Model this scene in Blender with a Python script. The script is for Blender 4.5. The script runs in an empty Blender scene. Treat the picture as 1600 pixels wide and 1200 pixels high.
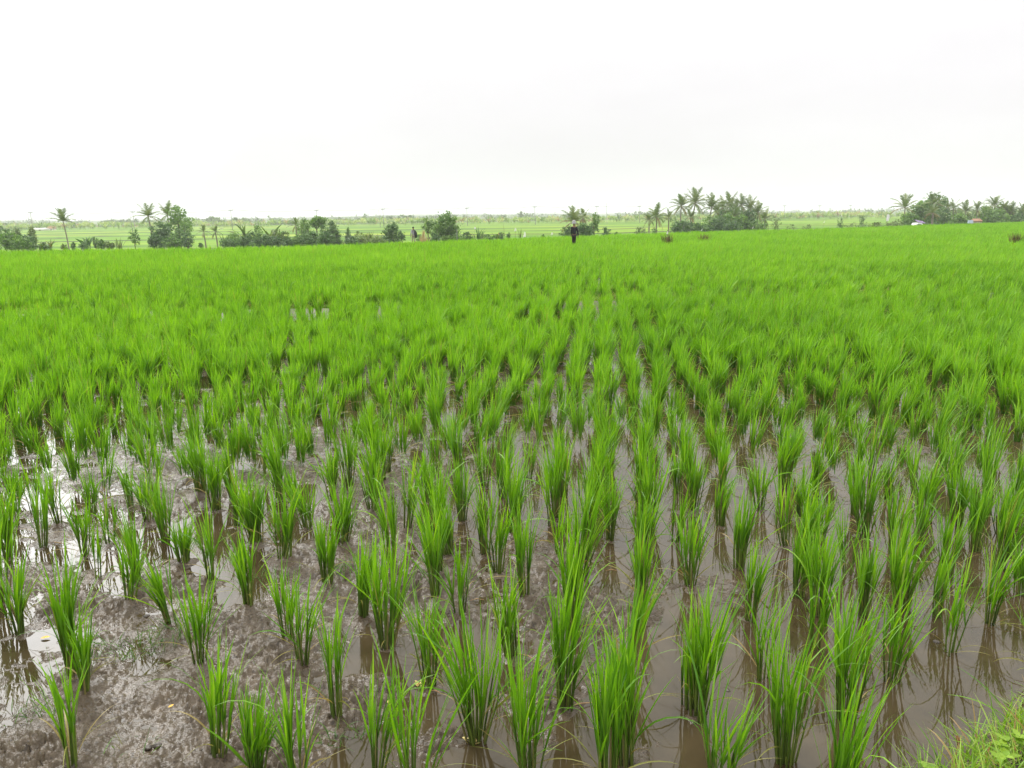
import bpy, math, random
import numpy as np

R = math.radians
sc = bpy.context.scene
COL = sc.collection
rng = np.random.default_rng(11)
random.seed(5)

# ------------------------------------------------------------------ camera
CAMZ = 1.6
FPX = 1294.0
PITCH = math.atan((600 - 338) / FPX)
ROLL = R(0.78)
_f = np.array([0, math.cos(PITCH), -math.sin(PITCH)])
_r0 = np.array([1.0, 0, 0])
_u0 = np.array([0, math.sin(PITCH), math.cos(PITCH)])
_r = _r0 * math.cos(ROLL) - _u0 * math.sin(ROLL)
_u = _u0 * math.cos(ROLL) + _r0 * math.sin(ROLL)


def ray(px, py):
    return _f * FPX + _r * (px - 800.0) + _u * (600.0 - py)


def at(px, py, z=0.0):
    """ground point (at height z) seen at a photograph pixel"""
    d = ray(px, py)
    k = (z - CAMZ) / d[2]
    return np.array([d[0] * k, d[1] * k, z])


def spot(px, py, D):
    """point at forward distance D seen at a photograph pixel"""
    d = ray(px, py)
    k = D / d[1]
    return np.array([d[0] * k, D, CAMZ + d[2] * k])


def project(P):
    P = np.asarray(P, float) - np.array([0, 0, CAMZ])
    a, b, c = P @ _r, P @ _u, P @ _f
    return 800 + a / c * FPX, 600 - b / c * FPX


from mathutils import Matrix
cam = bpy.data.cameras.new('camera')
camo = bpy.data.objects.new('camera', cam)
COL.objects.link(camo)
cam.sensor_width = 36
cam.lens = FPX / 1600 * 36
cam.clip_start = 0.05
cam.clip_end = 12000
M4 = Matrix(((_r[0], _u[0], -_f[0], 0), (_r[1], _u[1], -_f[1], 0), (_r[2], _u[2], -_f[2], CAMZ), (0, 0, 0, 1)))
camo.matrix_world = M4
sc.camera = camo


# ------------------------------------------------------------------ helpers
def tag(o, label=None, cat=None, group=None, kind=None):
    if label: o['label'] = label
    if cat: o['category'] = cat
    if group: o['group'] = group
    if kind: o['kind'] = kind
    return o


def empty(name, loc, rz=0.0):
    o = bpy.data.objects.new(name, None)
    o.empty_display_size = 0.2
    o.location = [float(v) for v in loc]
    o.rotation_euler = (0, 0, rz)
    COL.objects.link(o)
    return o


def mesh_obj(name, V, F, mats, parent=None, tint=None, smooth=True, mi=None, loc=None):
    """V (n,3), F (m,4) or list of arrays of quads/tris -> ONE mesh object"""
    me = bpy.data.meshes.new(name)
    V = np.ascontiguousarray(V, np.float32)
    Fs = F if isinstance(F, (list, tuple)) else [F]
    Fs = [np.asarray(f, np.int32) for f in Fs if len(f)]
    nl = sum(f.size for f in Fs)
    nf = sum(len(f) for f in Fs)
    me.vertices.add(len(V))
    me.vertices.foreach_set('co', V.ravel())
    me.loops.add(nl)
    me.polygons.add(nf)
    me.loops.foreach_set('vertex_index', np.concatenate([f.ravel() for f in Fs]))
    st, p = [], 0
    for f in Fs:
        k = f.shape[1]
        st.append(p + np.arange(len(f), dtype=np.int32) * k)
        p += f.size
    me.polygons.foreach_set('loop_start', np.concatenate(st).astype(np.int32))
    if mi is not None:
        me.polygons.foreach_set('material_index', np.asarray(mi, np.int32))
    me.polygons.foreach_set('use_smooth', np.full(nf, smooth))
    for m in (mats if isinstance(mats, (list, tuple)) else [mats]):
        me.materials.append(m)
    if tint is not None:
        a = me.attributes.new('tint', 'FLOAT_COLOR', 'POINT')
        t = np.ones((len(V), 4), np.float32)
        t[:, :3] = tint
        a.data.foreach_set('color', t.ravel())
    me.update(calc_edges=True)
    o = bpy.data.objects.new(name, me)
    if loc is not None:
        o.location = [float(v) for v in loc]
    COL.objects.link(o)
    if parent is not None:
        o.parent = parent
    return o


class Geo:
    """collects arrays of verts / quads / tint"""
    def __init__(s):
        s.V, s.F, s.T, s.n = [], [], [], 0

    def add(s, V, F, T=None):
        s.V.append(V)
        s.F.append(np.asarray(F, np.int64) + s.n)
        s.T.append(np.zeros((len(V), 3)) if T is None else T)
        s.n += len(V)
        return s

    def build(s, name, mats, parent=None, smooth=True, loc=None):
        return mesh_obj(name, np.concatenate(s.V), np.concatenate(s.F), mats, parent, np.concatenate(s.T), smooth, None, loc)


def blades(P, az, th0, th1, L, W, nseg=5, across=1, pw=1.5, roll=0.0, wind=0.0, dry=None, g=None, wmin=0.4, rnd=None):
    N = len(P)
    g = g or rng
    one = np.ones(N)
    az, th0, th1, L, W, roll = [np.asarray(a) * one for a in (az, th0, th1, L, W, roll)]
    t = np.linspace(0, 1, nseg + 1)
    tm = (t[1:] + t[:-1]) / 2
    th = th0[:, None] + th1[:, None] * tm[None] ** pw
    ds = (L / nseg)[:, None]
    dx = np.sin(th) * ds
    dz = np.cos(th) * ds
    ch = np.concatenate([np.zeros((N, 1)), np.cumsum(dx, 1)], 1)
    cz = np.concatenate([np.zeros((N, 1)), np.cumsum(dz, 1)], 1)
    ca, sa = np.cos(az)[:, None], np.sin(az)[:, None]
    C = np.stack([P[:, 0:1] + ch * ca, P[:, 1:2] + ch * sa, P[:, 2:3] + cz], -1)
    C[..., 0] += np.asarray(wind) * (L[:, None] * t[None] ** 1.7)
    tht = th0[:, None] + th1[:, None] * t[None] ** pw
    T = np.stack([np.sin(tht) * ca, np.sin(tht) * sa, np.cos(tht)], -1)
    w0 = np.stack([-sa + 0 * tht, ca + 0 * tht, 0 * tht], -1)
    n0 = np.cross(T, w0)
    w = w0 * np.cos(roll)[:, None, None] + n0 * np.sin(roll)[:, None, None]
    nn = np.cross(T, w)
    prof = np.minimum(1.0, wmin + 2.0 * t) * np.clip(1 - t ** 2.4, 0, 1) ** 0.8
    prof[-1] = 0.03
    hw = 0.5 * W[:, None, None] * prof[None, :, None]
    if across == 1:
        ring = np.stack([C - w * hw, C + w * hw], 2)
    else:
        ring = np.stack([C - w * hw, C - nn * hw * 0.35, C + w * hw], 2)
    k = ring.shape[2]
    V = ring.reshape(-1, 3)
    b = (np.arange(N) * (nseg + 1) * k)[:, None, None]
    i = (np.arange(nseg) * k)[None, :, None]
    j = np.arange(k - 1)[None, None, :]
    q = b + i + j
    F = np.stack([q, q + 1, q + k + 1, q + k], -1).reshape(-1, 4)
    rn = g.random(N) if rnd is None else rnd
    dr = np.zeros(N) if dry is None else dry
    Tn = np.stack([np.repeat(rn, (nseg + 1) * k), np.tile(np.repeat(t, k), N), np.repeat(dr, (nseg + 1) * k)], -1)
    return V, F, Tn


def tubes(A, B, ra, rb, n=5, tint=0.5):
    A, B = np.asarray(A, float), np.asarray(B, float)
    N = len(A)
    ra = np.asarray(ra) * np.ones(N)
    rb = np.asarray(rb) * np.ones(N)
    d = B - A
    d = d / (np.linalg.norm(d, axis=1, keepdims=True) + 1e-9)
    h = np.where(np.abs(d[:, 2:3]) > 0.9, np.array([[1.0, 0, 0]]), np.array([[0, 0, 1.0]]))
    u = np.cross(d, h)
    u /= np.linalg.norm(u, axis=1, keepdims=True)
    v = np.cross(d, u)
    a = np.arange(n) / n * 2 * np.pi
    o = u[:, None] * np.cos(a)[None, :, None] + v[:, None] * np.sin(a)[None, :, None]
    V = np.concatenate([A[:, None] + o * ra[:, None, None], B[:, None] + o * rb[:, None, None]], 1).reshape(-1, 3)
    i = np.arange(n)
    j = (i + 1) % n
    q = np.stack([i, j, j + n, i + n], -1)
    F = (np.arange(N) * 2 * n)[:, None, None] + q[None]
    T = np.zeros((len(V), 3))
    T[:, 0] = tint
    T[:, 1] = np.tile(np.concatenate([np.zeros(n), np.ones(n)]), N)
    return V, F.reshape(-1, 4), T


def lathe(path, radii, n=10):
    """tube along a polyline, capped"""
    path = np.asarray(path, float)
    m = len(path)
    V = []
    for i in range(m):
        d = path[min(i + 1, m - 1)] - path[max(i - 1, 0)]
        d = d / np.linalg.norm(d)
        h = np.array([1.0, 0, 0]) if abs(d[2]) > 0.9 else np.array([0, 0, 1.0])
        u = np.cross(d, h); u /= np.linalg.norm(u)
        v = np.cross(d, u)
        a = np.arange(n) / n * 2 * np.pi
        V.append(path[i] + radii[i] * (np.cos(a)[:, None] * u + np.sin(a)[:, None] * v))
    V = np.concatenate(V + [path[:1], path[-1:]])
    F = []
    for i in range(m - 1):
        for j in range(n):
            k = (j + 1) % n
            F.append((i * n + j, i * n + k, (i + 1) * n + k, (i + 1) * n + j))
    c0, c1 = m * n, m * n + 1
    for j in range(n):
        k = (j + 1) % n
        F.append((k, j, c0, c0)); F.append(((m - 1) * n + j, (m - 1) * n + k, c1, c1))
    tri = np.array([f[:3] for f in F if f[2] == f[3]])
    quad = np.array([f for f in F if f[2] != f[3]])
    return V, quad, tri


def boxes(C, S):
    """axis boxes, centre and half size"""
    c = np.array([[-1, -1, -1], [1, -1, -1], [1, 1, -1], [-1, 1, -1], [-1, -1, 1], [1, -1, 1], [1, 1, 1], [-1, 1, 1]], float)
    f = np.array([[0, 3, 2, 1], [4, 5, 6, 7], [0, 1, 5, 4], [1, 2, 6, 5], [2, 3, 7, 6], [3, 0, 4, 7]])
    V = (np.asarray(C)[:, None] + c[None] * np.asarray(S)[:, None]).reshape(-1, 3)
    F = (np.arange(len(C)) * 8)[:, None, None] + f[None]
    return V, F.reshape(-1, 4)


def perlin(x, y, seed=0):
    xi, yi = np.floor(x).astype(np.int64), np.floor(y).astype(np.int64)
    xf, yf = x - xi, y - yi
    u = xf * xf * xf * (xf * (xf * 6 - 15) + 10)
    v = yf * yf * yf * (yf * (yf * 6 - 15) + 10)

    def gr(ix, iy, dx, dy):
        h = (ix * 374761393 + iy * 668265263 + seed * 974634777) & 0xFFFFFFFF
        h = ((h ^ (h >> 13)) * 1274126177) & 0xFFFFFFFF
        h = (h ^ (h >> 16)) & 0xFFFF
        a = h / 65536.0 * 2 * np.pi
        return np.cos(a) * dx + np.sin(a) * dy
    a = gr(xi, yi, xf, yf); b = gr(xi + 1, yi, xf - 1, yf)
    c = gr(xi, yi + 1, xf, yf - 1); d = gr(xi + 1, yi + 1, xf - 1, yf - 1)
    return (a + (b - a) * u) * (1 - v) + (c + (d - c) * u) * v


def fbm(x, y, o=4, seed=0):
    s, a = 0, 1.0
    for k in range(o):
        s = s + a * perlin(x * 2 ** k, y * 2 ** k, seed + k)
        a *= 0.5
    return s


# ------------------------------------------------------------------ materials
def new_mat(name):
    m = bpy.data.materials.new(name)
    m.use_nodes = True
    nt = m.node_tree
    nt.nodes.clear()
    out = nt.nodes.new('ShaderNodeOutputMaterial')
    return m, nt, out


def N(nt, typ, **kw):
    n = nt.nodes.new(typ)
    for k, v in kw.items():
        setattr(n, k, v)
    return n


def ramp(nt, stops):
    r = N(nt, 'ShaderNodeValToRGB')
    e = r.color_ramp.elements
    while len(e) < len(stops):
        e.new(0.5)
    for i, (p, c) in enumerate(stops):
        e[i].position = p
        e[i].color = (*c, 1) if len(c) == 3 else c
    return r


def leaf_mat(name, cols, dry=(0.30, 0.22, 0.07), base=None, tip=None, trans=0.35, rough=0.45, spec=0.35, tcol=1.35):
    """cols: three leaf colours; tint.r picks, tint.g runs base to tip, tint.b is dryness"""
    m, nt, out = new_mat(name)
    L = nt.links.new
    at_ = N(nt, 'ShaderNodeAttribute', attribute_name='tint')
    sep = N(nt, 'ShaderNodeSeparateColor')
    L(at_.outputs['Color'], sep.inputs[0])
    rp = ramp(nt, [(0.0, cols[0]), (0.5, cols[1]), (1.0, cols[2])])
    L(sep.outputs[0], rp.inputs[0])
    col = rp.outputs[0]
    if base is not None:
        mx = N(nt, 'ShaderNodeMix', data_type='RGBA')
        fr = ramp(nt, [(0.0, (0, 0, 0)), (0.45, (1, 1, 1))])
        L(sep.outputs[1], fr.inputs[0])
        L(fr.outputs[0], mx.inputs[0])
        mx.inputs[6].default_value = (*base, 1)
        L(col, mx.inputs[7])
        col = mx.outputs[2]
    mx2 = N(nt, 'ShaderNodeMix', data_type='RGBA')
    L(sep.outputs[2], mx2.inputs[0])
    L(col, mx2.inputs[6])
    mx2.inputs[7].default_value = (*dry, 1)
    col = mx2.outputs[2]
    p = N(nt, 'ShaderNodeBsdfPrincipled')
    L(col, p.inputs['Base Color'])
    p.inputs['Roughness'].default_value = rough
    p.inputs['Specular IOR Level'].default_value = spec
    hs = N(nt, 'ShaderNodeHueSaturation')
    hs.inputs['Hue'].default_value = 0.495
    hs.inputs['Saturation'].default_value = 1.1
    hs.inputs['Value'].default_value = tcol
    L(col, hs.inputs['Color'])
    tr = N(nt, 'ShaderNodeBsdfTranslucent')
    L(hs.outputs[0], tr.inputs['Color'])
    ms = N(nt, 'ShaderNodeMixShader')
    ms.inputs[0].default_value = trans
    L(p.outputs[0], ms.inputs[1])
    L(tr.outputs[0], ms.inputs[2])
    L(ms.outputs[0], out.inputs['Surface'])
    return m


def plain(name, col, rough=0.7, var=0.25, scale=8.0, spec=0.3, bump=0.0):
    m, nt, out = new_mat(name)
    L = nt.links.new
    tc = N(nt, 'ShaderNodeTexCoord')
    nz = N(nt, 'ShaderNodeTexNoise')
    nz.inputs['Scale'].default_value = scale
    nz.inputs['Detail'].default_value = 5
    L(tc.outputs['Object'], nz.inputs['Vector'])
    c = np.array(col)
    rp = ramp(nt, [(0.3, tuple(c * (1 - var))), (0.7, tuple(np.minimum(c * (1 + var), 0.95)))])
    L(nz.outputs[0], rp.inputs[0])
    p = N(nt, 'ShaderNodeBsdfPrincipled')
    L(rp.outputs[0], p.inputs['Base Color'])
    p.inputs['Roughness'].default_value = rough
    p.inputs['Specular IOR Level'].default_value = spec
    if bump:
        b = N(nt, 'ShaderNodeBump')
        b.inputs['Strength'].default_value = bump
        b.inputs['Distance'].default_value = 0.02
        L(nz.outputs[0], b.inputs['Height'])
        L(b.outputs[0], p.inputs['Normal'])
    L(p.outputs[0], out.inputs['Surface'])
    return m


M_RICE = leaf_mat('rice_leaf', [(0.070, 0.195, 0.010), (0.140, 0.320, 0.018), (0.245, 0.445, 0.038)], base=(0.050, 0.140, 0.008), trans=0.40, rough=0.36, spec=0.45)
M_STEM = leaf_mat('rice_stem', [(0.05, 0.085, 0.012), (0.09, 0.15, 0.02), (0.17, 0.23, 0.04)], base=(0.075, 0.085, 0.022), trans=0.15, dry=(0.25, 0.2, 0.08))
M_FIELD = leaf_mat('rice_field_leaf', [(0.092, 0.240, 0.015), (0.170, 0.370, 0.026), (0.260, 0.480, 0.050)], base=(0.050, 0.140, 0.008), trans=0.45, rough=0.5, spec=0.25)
M_GRASS = leaf_mat('bank_grass_leaf', [(0.11, 0.24, 0.012), (0.20, 0.36, 0.03), (0.34, 0.46, 0.09)], dry=(0.35, 0.22, 0.10), trans=0.35)
M_WEED = leaf_mat('weed_leaf', [(0.05, 0.12, 0.02), (0.08, 0.17, 0.03), (0.13, 0.22, 0.05)], dry=(0.25, 0.19, 0.08))
M_CLOVER = leaf_mat('broad_weed_leaf', [(0.10, 0.20, 0.01), (0.16, 0.28, 0.015), (0.24, 0.36, 0.03)], dry=(0.4, 0.2, 0.05), trans=0.25)
M_PALM = leaf_mat('palm_frond_leaf', [(0.054, 0.101, 0.024), (0.108, 0.169, 0.041), (0.203, 0.243, 0.074)], dry=(0.22, 0.13, 0.05), trans=0.25, rough=0.4)
M_BROAD = leaf_mat('broad_tree_leaf', [(0.057, 0.128, 0.024), (0.108, 0.216, 0.043), (0.189, 0.311, 0.068)], trans=0.3)
M_DARK = leaf_mat('dark_shrub_leaf', [(0.041, 0.095, 0.030), (0.076, 0.155, 0.046), (0.135, 0.230, 0.068)], trans=0.25)
M_PALE = leaf_mat('pale_shrub_leaf', [(0.065, 0.11, 0.025), (0.11, 0.17, 0.045), (0.19, 0.24, 0.08)], trans=0.3, dry=(0.3, 0.25, 0.12))
M_BANANA = leaf_mat('banana_leaf', [(0.05, 0.10, 0.02), (0.09, 0.16, 0.03), (0.16, 0.22, 0.06)], trans=0.35)
M_PLANT = leaf_mat('plantation_leaf', [(0.08, 0.16, 0.025), (0.19, 0.30, 0.05), (0.42, 0.46, 0.14)], trans=0.35, dry=(0.30, 0.18, 0.09))
M_WOOD = leaf_mat('far_wood_leaf', [(0.052, 0.092, 0.034), (0.086, 0.144, 0.048), (0.138, 0.207, 0.069)], trans=0.2)
M_TUFT = leaf_mat('brown_tuft_leaf', [(0.035, 0.035, 0.010), (0.06, 0.055, 0.015), (0.10, 0.08, 0.03)], trans=0.2)
M_STRAW = leaf_mat('dry_straw_leaf', [(0.30, 0.20, 0.09), (0.42, 0.31, 0.15), (0.55, 0.45, 0.26)], trans=0.2)
M_BARK = plain('bark', (0.12, 0.095, 0.07), 0.85, 0.3, 6, 0.2, 0.4)
M_PALMBARK = plain('palm_bark', (0.22, 0.19, 0.15), 0.85, 0.25, 9, 0.2, 0.4)
M_POLE = plain('pole_concrete', (0.22, 0.215, 0.205), 0.8, 0.1, 3)
M_WIRE = plain('wire_metal', (0.10, 0.10, 0.10), 0.6, 0.1, 3)
M_CLOTH_W = plain('white_cloth', (0.78, 0.78, 0.76), 0.8, 0.06, 6)
M_STICK = plain('stick_wood', (0.14, 0.11, 0.08), 0.85, 0.2, 12)
M_WHITE = plain('white_plaster', (0.72, 0.70, 0.66), 0.85, 0.08, 2)
M_ROOF = plain('clay_roof', (0.30, 0.17, 0.11), 0.85, 0.25, 3)
M_GREYROOF = plain('grey_roof', (0.40, 0.40, 0.39), 0.7, 0.15, 3)
M_PETAL = plain('petal', (0.72, 0.60, 0.25), 0.6, 0.15, 60)
M_YLEAF = plain('yellow_fallen_leaf', (0.60, 0.34, 0.03), 0.5, 0.25, 60)
M_SKIN = plain('skin', (0.20, 0.11, 0.07), 0.6, 0.1, 10)
M_BLACK = plain('black_cloth', (0.012, 0.012, 0.016), 0.85, 0.25, 10)
M_SHORTS = plain('dark_brown_cloth', (0.022, 0.015, 0.012), 0.85, 0.25, 10)
M_GREYHAT = plain('grey_felt', (0.30, 0.29, 0.30), 0.85, 0.12, 10)
M_GREYSHIRT = plain('grey_shirt_cloth', (0.26, 0.24, 0.29), 0.85, 0.15, 6)
M_KHAKI = plain('khaki_cloth', (0.32, 0.27, 0.21), 0.85, 0.15, 6)
M_HAIR = plain('black_hair', (0.012, 0.011, 0.010), 0.6, 0.2, 20)
M_PURPLE = plain('purple_tarp', (0.17, 0.12, 0.23), 0.7, 0.12, 3)
M_BLUE = plain('pale_blue_sheet', (0.36, 0.45, 0.52), 0.7, 0.1, 3)
M_CARWHITE = plain('white_paint', (0.80, 0.80, 0.80), 0.3, 0.03, 2, 0.5)
M_TYRE = plain('tyre_rubber', (0.03, 0.03, 0.03), 0.8, 0.2, 8)
M_GLASS = plain('dark_glass', (0.03, 0.035, 0.04), 0.08, 0.1, 2, 0.5)


# ------------------------------------------------------------------ field outline and terrain
EDGE_PX = [(-700, 396), (-300, 393), (0, 390), (160, 387), (320, 385.5), (480, 381.5), (640, 376), (780, 371.5), (980, 364), (1140, 359.5), (1260, 357), (1400, 352), (1600, 346), (1900, 339), (2200, 331.5)]
_E = np.array([at(a, b, 0.37)[:2] for a, b in EDGE_PX])
_Es, _Ey = _E[:, 0] / _E[:, 1], _E[:, 1]
_o = np.argsort(_Es)
_Es, _Ey = _Es[_o], _Ey[_o]


def edge_y(s):
    return np.interp(s, _Es, _Ey)


# mud heights (cm) sampled over the near paddy: > 0 shows bare mud, < 0 lies under water
MUD_PX = [(60, 1150, 2.2), (200, 1160, 2.4), (300, 1080, 2.2), (240, 900, 2.0), (130, 830, 1.5), (440, 960, 2.0), (560, 1090, 1.6), (640, 930, 1.2), (480, 870, 1.8),
          (390, 1150, 1.8), (640, 1160, 0.8), (460, 1190, 1.6), (700, 1010, 0.7), (180, 745, 1.6), (250, 730, 1.6), (300, 660, 0.8), (910, 930, 1.0), (850, 1010, 1.1), (1020, 920, 0.7),
          (1130, 920, 0.3), (800, 880, 0.9), (560, 770, 1.2), (700, 870, 0.9), (250, 790, 1.4), (340, 760, 1.2), (30, 900, 1.2), (100, 950, 1.4), (230, 1000, 1.8), (800, 960, 0.8),
          (870, 1160, -0.4), (960, 960, 0.6), (1010, 1150, -0.2), (950, 1010, 0.3), (760, 1080, 0.4), (600, 850, 1.3), (430, 720, 0.4), (520, 700, 0.6),
          (70, 1015, -0.6), (20, 960, -0.6), (0, 840, -0.9), (160, 925, -0.9), (330, 893, -1.2), (10, 785, -1.0), (70, 775, -0.6), (90, 862, -0.9), (40, 815, 1.0), (115, 805, 0.9), (60, 895, 1.0), (170, 805, -0.5), (120, 740, 0.5), (200, 870, 1.2), (285, 915, 1.4),
          (250, 850, -0.5), (350, 812, -1.2), (430, 800, -0.8), (500, 770, -0.4), (690, 1080, -0.7), (650, 1060, -0.3), (780, 1200, -2.0), (700, 1220, -1.0), (900, 1190, -2.2), (1045, 1000, -1.6), (1060, 1060, -1.0), (1040, 1130, -1.0),
          (1150, 1000, -2.0), (1180, 1080, -2.5), (1300, 1170, -2.5), (1450, 1080, -3.5), (1550, 970, -3.5), (1050, 885, -1.2), (950, 905, -0.7), (1020, 770, -1.6), (940, 800, -0.6), (1100, 820, -0.6),
          (1200, 830, -0.6), (1240, 900, -1.2), (1330, 930, -1.6), (1420, 860, -1.6), (1290, 820, -0.5), (850, 745, -2.0), (960, 720, -1.6), (775, 785, -1.6), (740, 740, 0.0),
          (1100, 650, -2.0), (1250, 770, -1.4), (1400, 710, -0.5), (1500, 800, -2.0), (1330, 630, -1.6), (1420, 680, -0.4), (700, 690, -0.3), (610, 650, -0.8), (400, 690, 0.0), (500, 550, 1.5), (80, 670, -1.0),
          (200, 660, -0.8), (0, 700, -0.7), (330, 600, 0.0), (1560, 650, -1.5), (1450, 600, -1.3), (900, 600, 0.5), (1000, 590, -0.6), (800, 560, 0.4), (1250, 620, -0.8),
          (1600, 1100, -4), (1500, 1200, -4), (1400, 1250, -3)]
_M = np.array([[*at(a, b)[:2], c] for a, b, c in MUD_PX])


def clods(x, y, freq, seed):
    """rounded lumps: one per cell, random height"""
    X, Y = x * freq, y * freq
    xi, yi = np.floor(X).astype(np.int64), np.floor(Y).astype(np.int64)
    best = np.zeros_like(x)
    for a in (-1, 0, 1):
        for b in (-1, 0, 1):
            cx, cy = xi + a, yi + b
            h = (cx * 374761393 + cy * 668265263 + seed * 974634777) & 0xFFFFFFFF
            h = ((h ^ (h >> 13)) * 1274126177) & 0xFFFFFFFF
            r1 = (h & 0x3FF) / 1023.0; r2 = ((h >> 10) & 0x3FF) / 1023.0; r3 = ((h >> 20) & 0x3FF) / 1023.0
            d2 = ((X - cx - r1) ** 2 + (Y - cy - r2) ** 2) / (0.22 + 0.35 * r3)
            best = np.maximum(best, r3 ** 1.4 * np.clip(1 - d2, 0, 1) ** 0.38)
    return best


def mud_height(x, y):
    shp = x.shape
    x, y = x.ravel(), y.ravel()
    # neighbours weigh by distance in a log-distance space so the near detail stays small
    d0 = np.hypot(x, y) + 0.3
    num = np.zeros_like(x); den = np.full_like(x, 1e-9)
    for mx, my, mh in _M:
        r2 = ((x - mx) ** 2 + (y - my) ** 2) / (0.02 + 0.012 * (mx * mx + my * my))
        w = 1.0 / (r2 * r2 + 0.002)
        num += w * mh; den += w
    far = np.clip((d0 - 8.5) / 4, 0, 1)
    h = (num / den) * (1 - far) + far * (-0.4)
    h = h + 1.6 * fbm(x * 3.1, y * 3.1, 3, 3) + 1.1 * far * fbm(x * 0.35, y * 0.35, 3, 9)
    ex = np.clip((h + 0.9) / 1.8, 0, 1)                       # under water the bed is smooth silt
    fine = np.clip(1.4 - d0 / 7, 0, 1)
    c1 = fbm(x * 17, y * 17, 3, 21)
    c2 = fbm(x * 46, y * 46, 2, 31)
    c3 = np.abs(fbm(x * 30 + 5, y * 30, 3, 41))
    pit = np.clip(perlin(x * 9.0, y * 9.0, 77) - 0.42, 0, 1)
    c4 = perlin(x * 85, y * 85, 88)
    nearm = d0 < 9
    cl = np.zeros_like(x)
    xn, yn = x[nearm], y[nearm]
    patch = np.clip(0.50 + 1.5 * fbm(xn * 1.9, yn * 1.9, 2, 71), 0.05, 1.25)
    cl[nearm] = 2.2 * patch * (1.0 * clods(xn, yn, 27, 5) + 1.25 * clods(xn, yn, 52, 6) + 0.7 * clods(xn, yn, 90, 8))
    h = h + ex * (0.95 * c1 + fine * (0.5 * c2 + 0.4 * (0.25 - c3) + 0.15 * c4 + cl - 1.7) - 6.0 * pit)
    # low bund crossing the paddy
    yb = 14.6 + 0.35 * np.sin(x * 0.25) + 0.05 * x
    h = h + 11.0 * np.exp(-((y - yb) / 0.22) ** 2)
    return (h / 100).reshape(shp)


def terrain(x, y):
    """land beyond the paddy: a drop, then low rice terraces climbing gently to the far woods"""
    s = x / np.maximum(y, 1)
    e = edge_y(s)
    d = y
    t = np.clip((d - e - 1.0) / 3.0, 0, 1)
    base = -0.55 * t
    k = np.clip((d - e - 4) / np.maximum(150 - e, 10), 0, 1)
    base = base - 2.25 * (k * k * (3 - 2 * k))
    rise = np.clip(d - 150, 0, 480) * 0.0030 + np.clip(d - 630, 0, 2600) * 0.0004
    wob = 0.22 * fbm(x * 0.006, y * 0.012, 3, 51)
    f = rise + wob * np.clip((d - 130) / 60, 0, 1)
    st = 0.15
    q = np.floor(f / st) * st
    fr = (f - q) / st
    step = q + st * np.clip((fr - 0.94) / 0.055, 0, 1)
    m = np.clip((d - 135) / 20, 0, 1)
    z = base + step * m
    # low hills far away
    hill = np.clip((d - 1300) / 900, 0, 1)
    z = z + hill * (6 + 9 * fbm(x * 0.0012 + 3, y * 0.0006, 3, 61)) * 1.0
    return z


def ground_z(x, y):
    x, y = np.atleast_1d(np.asarray(x, float)), np.atleast_1d(np.asarray(y, float))
    s = x / np.maximum(y, 1)
    e = edge_y(s)
    z = np.where(y < e, 0.0, terrain(x, y))
    ins = y < e
    if ins.any():
        z[ins] = mud_height(x[ins], y[ins])
    return z


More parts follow.
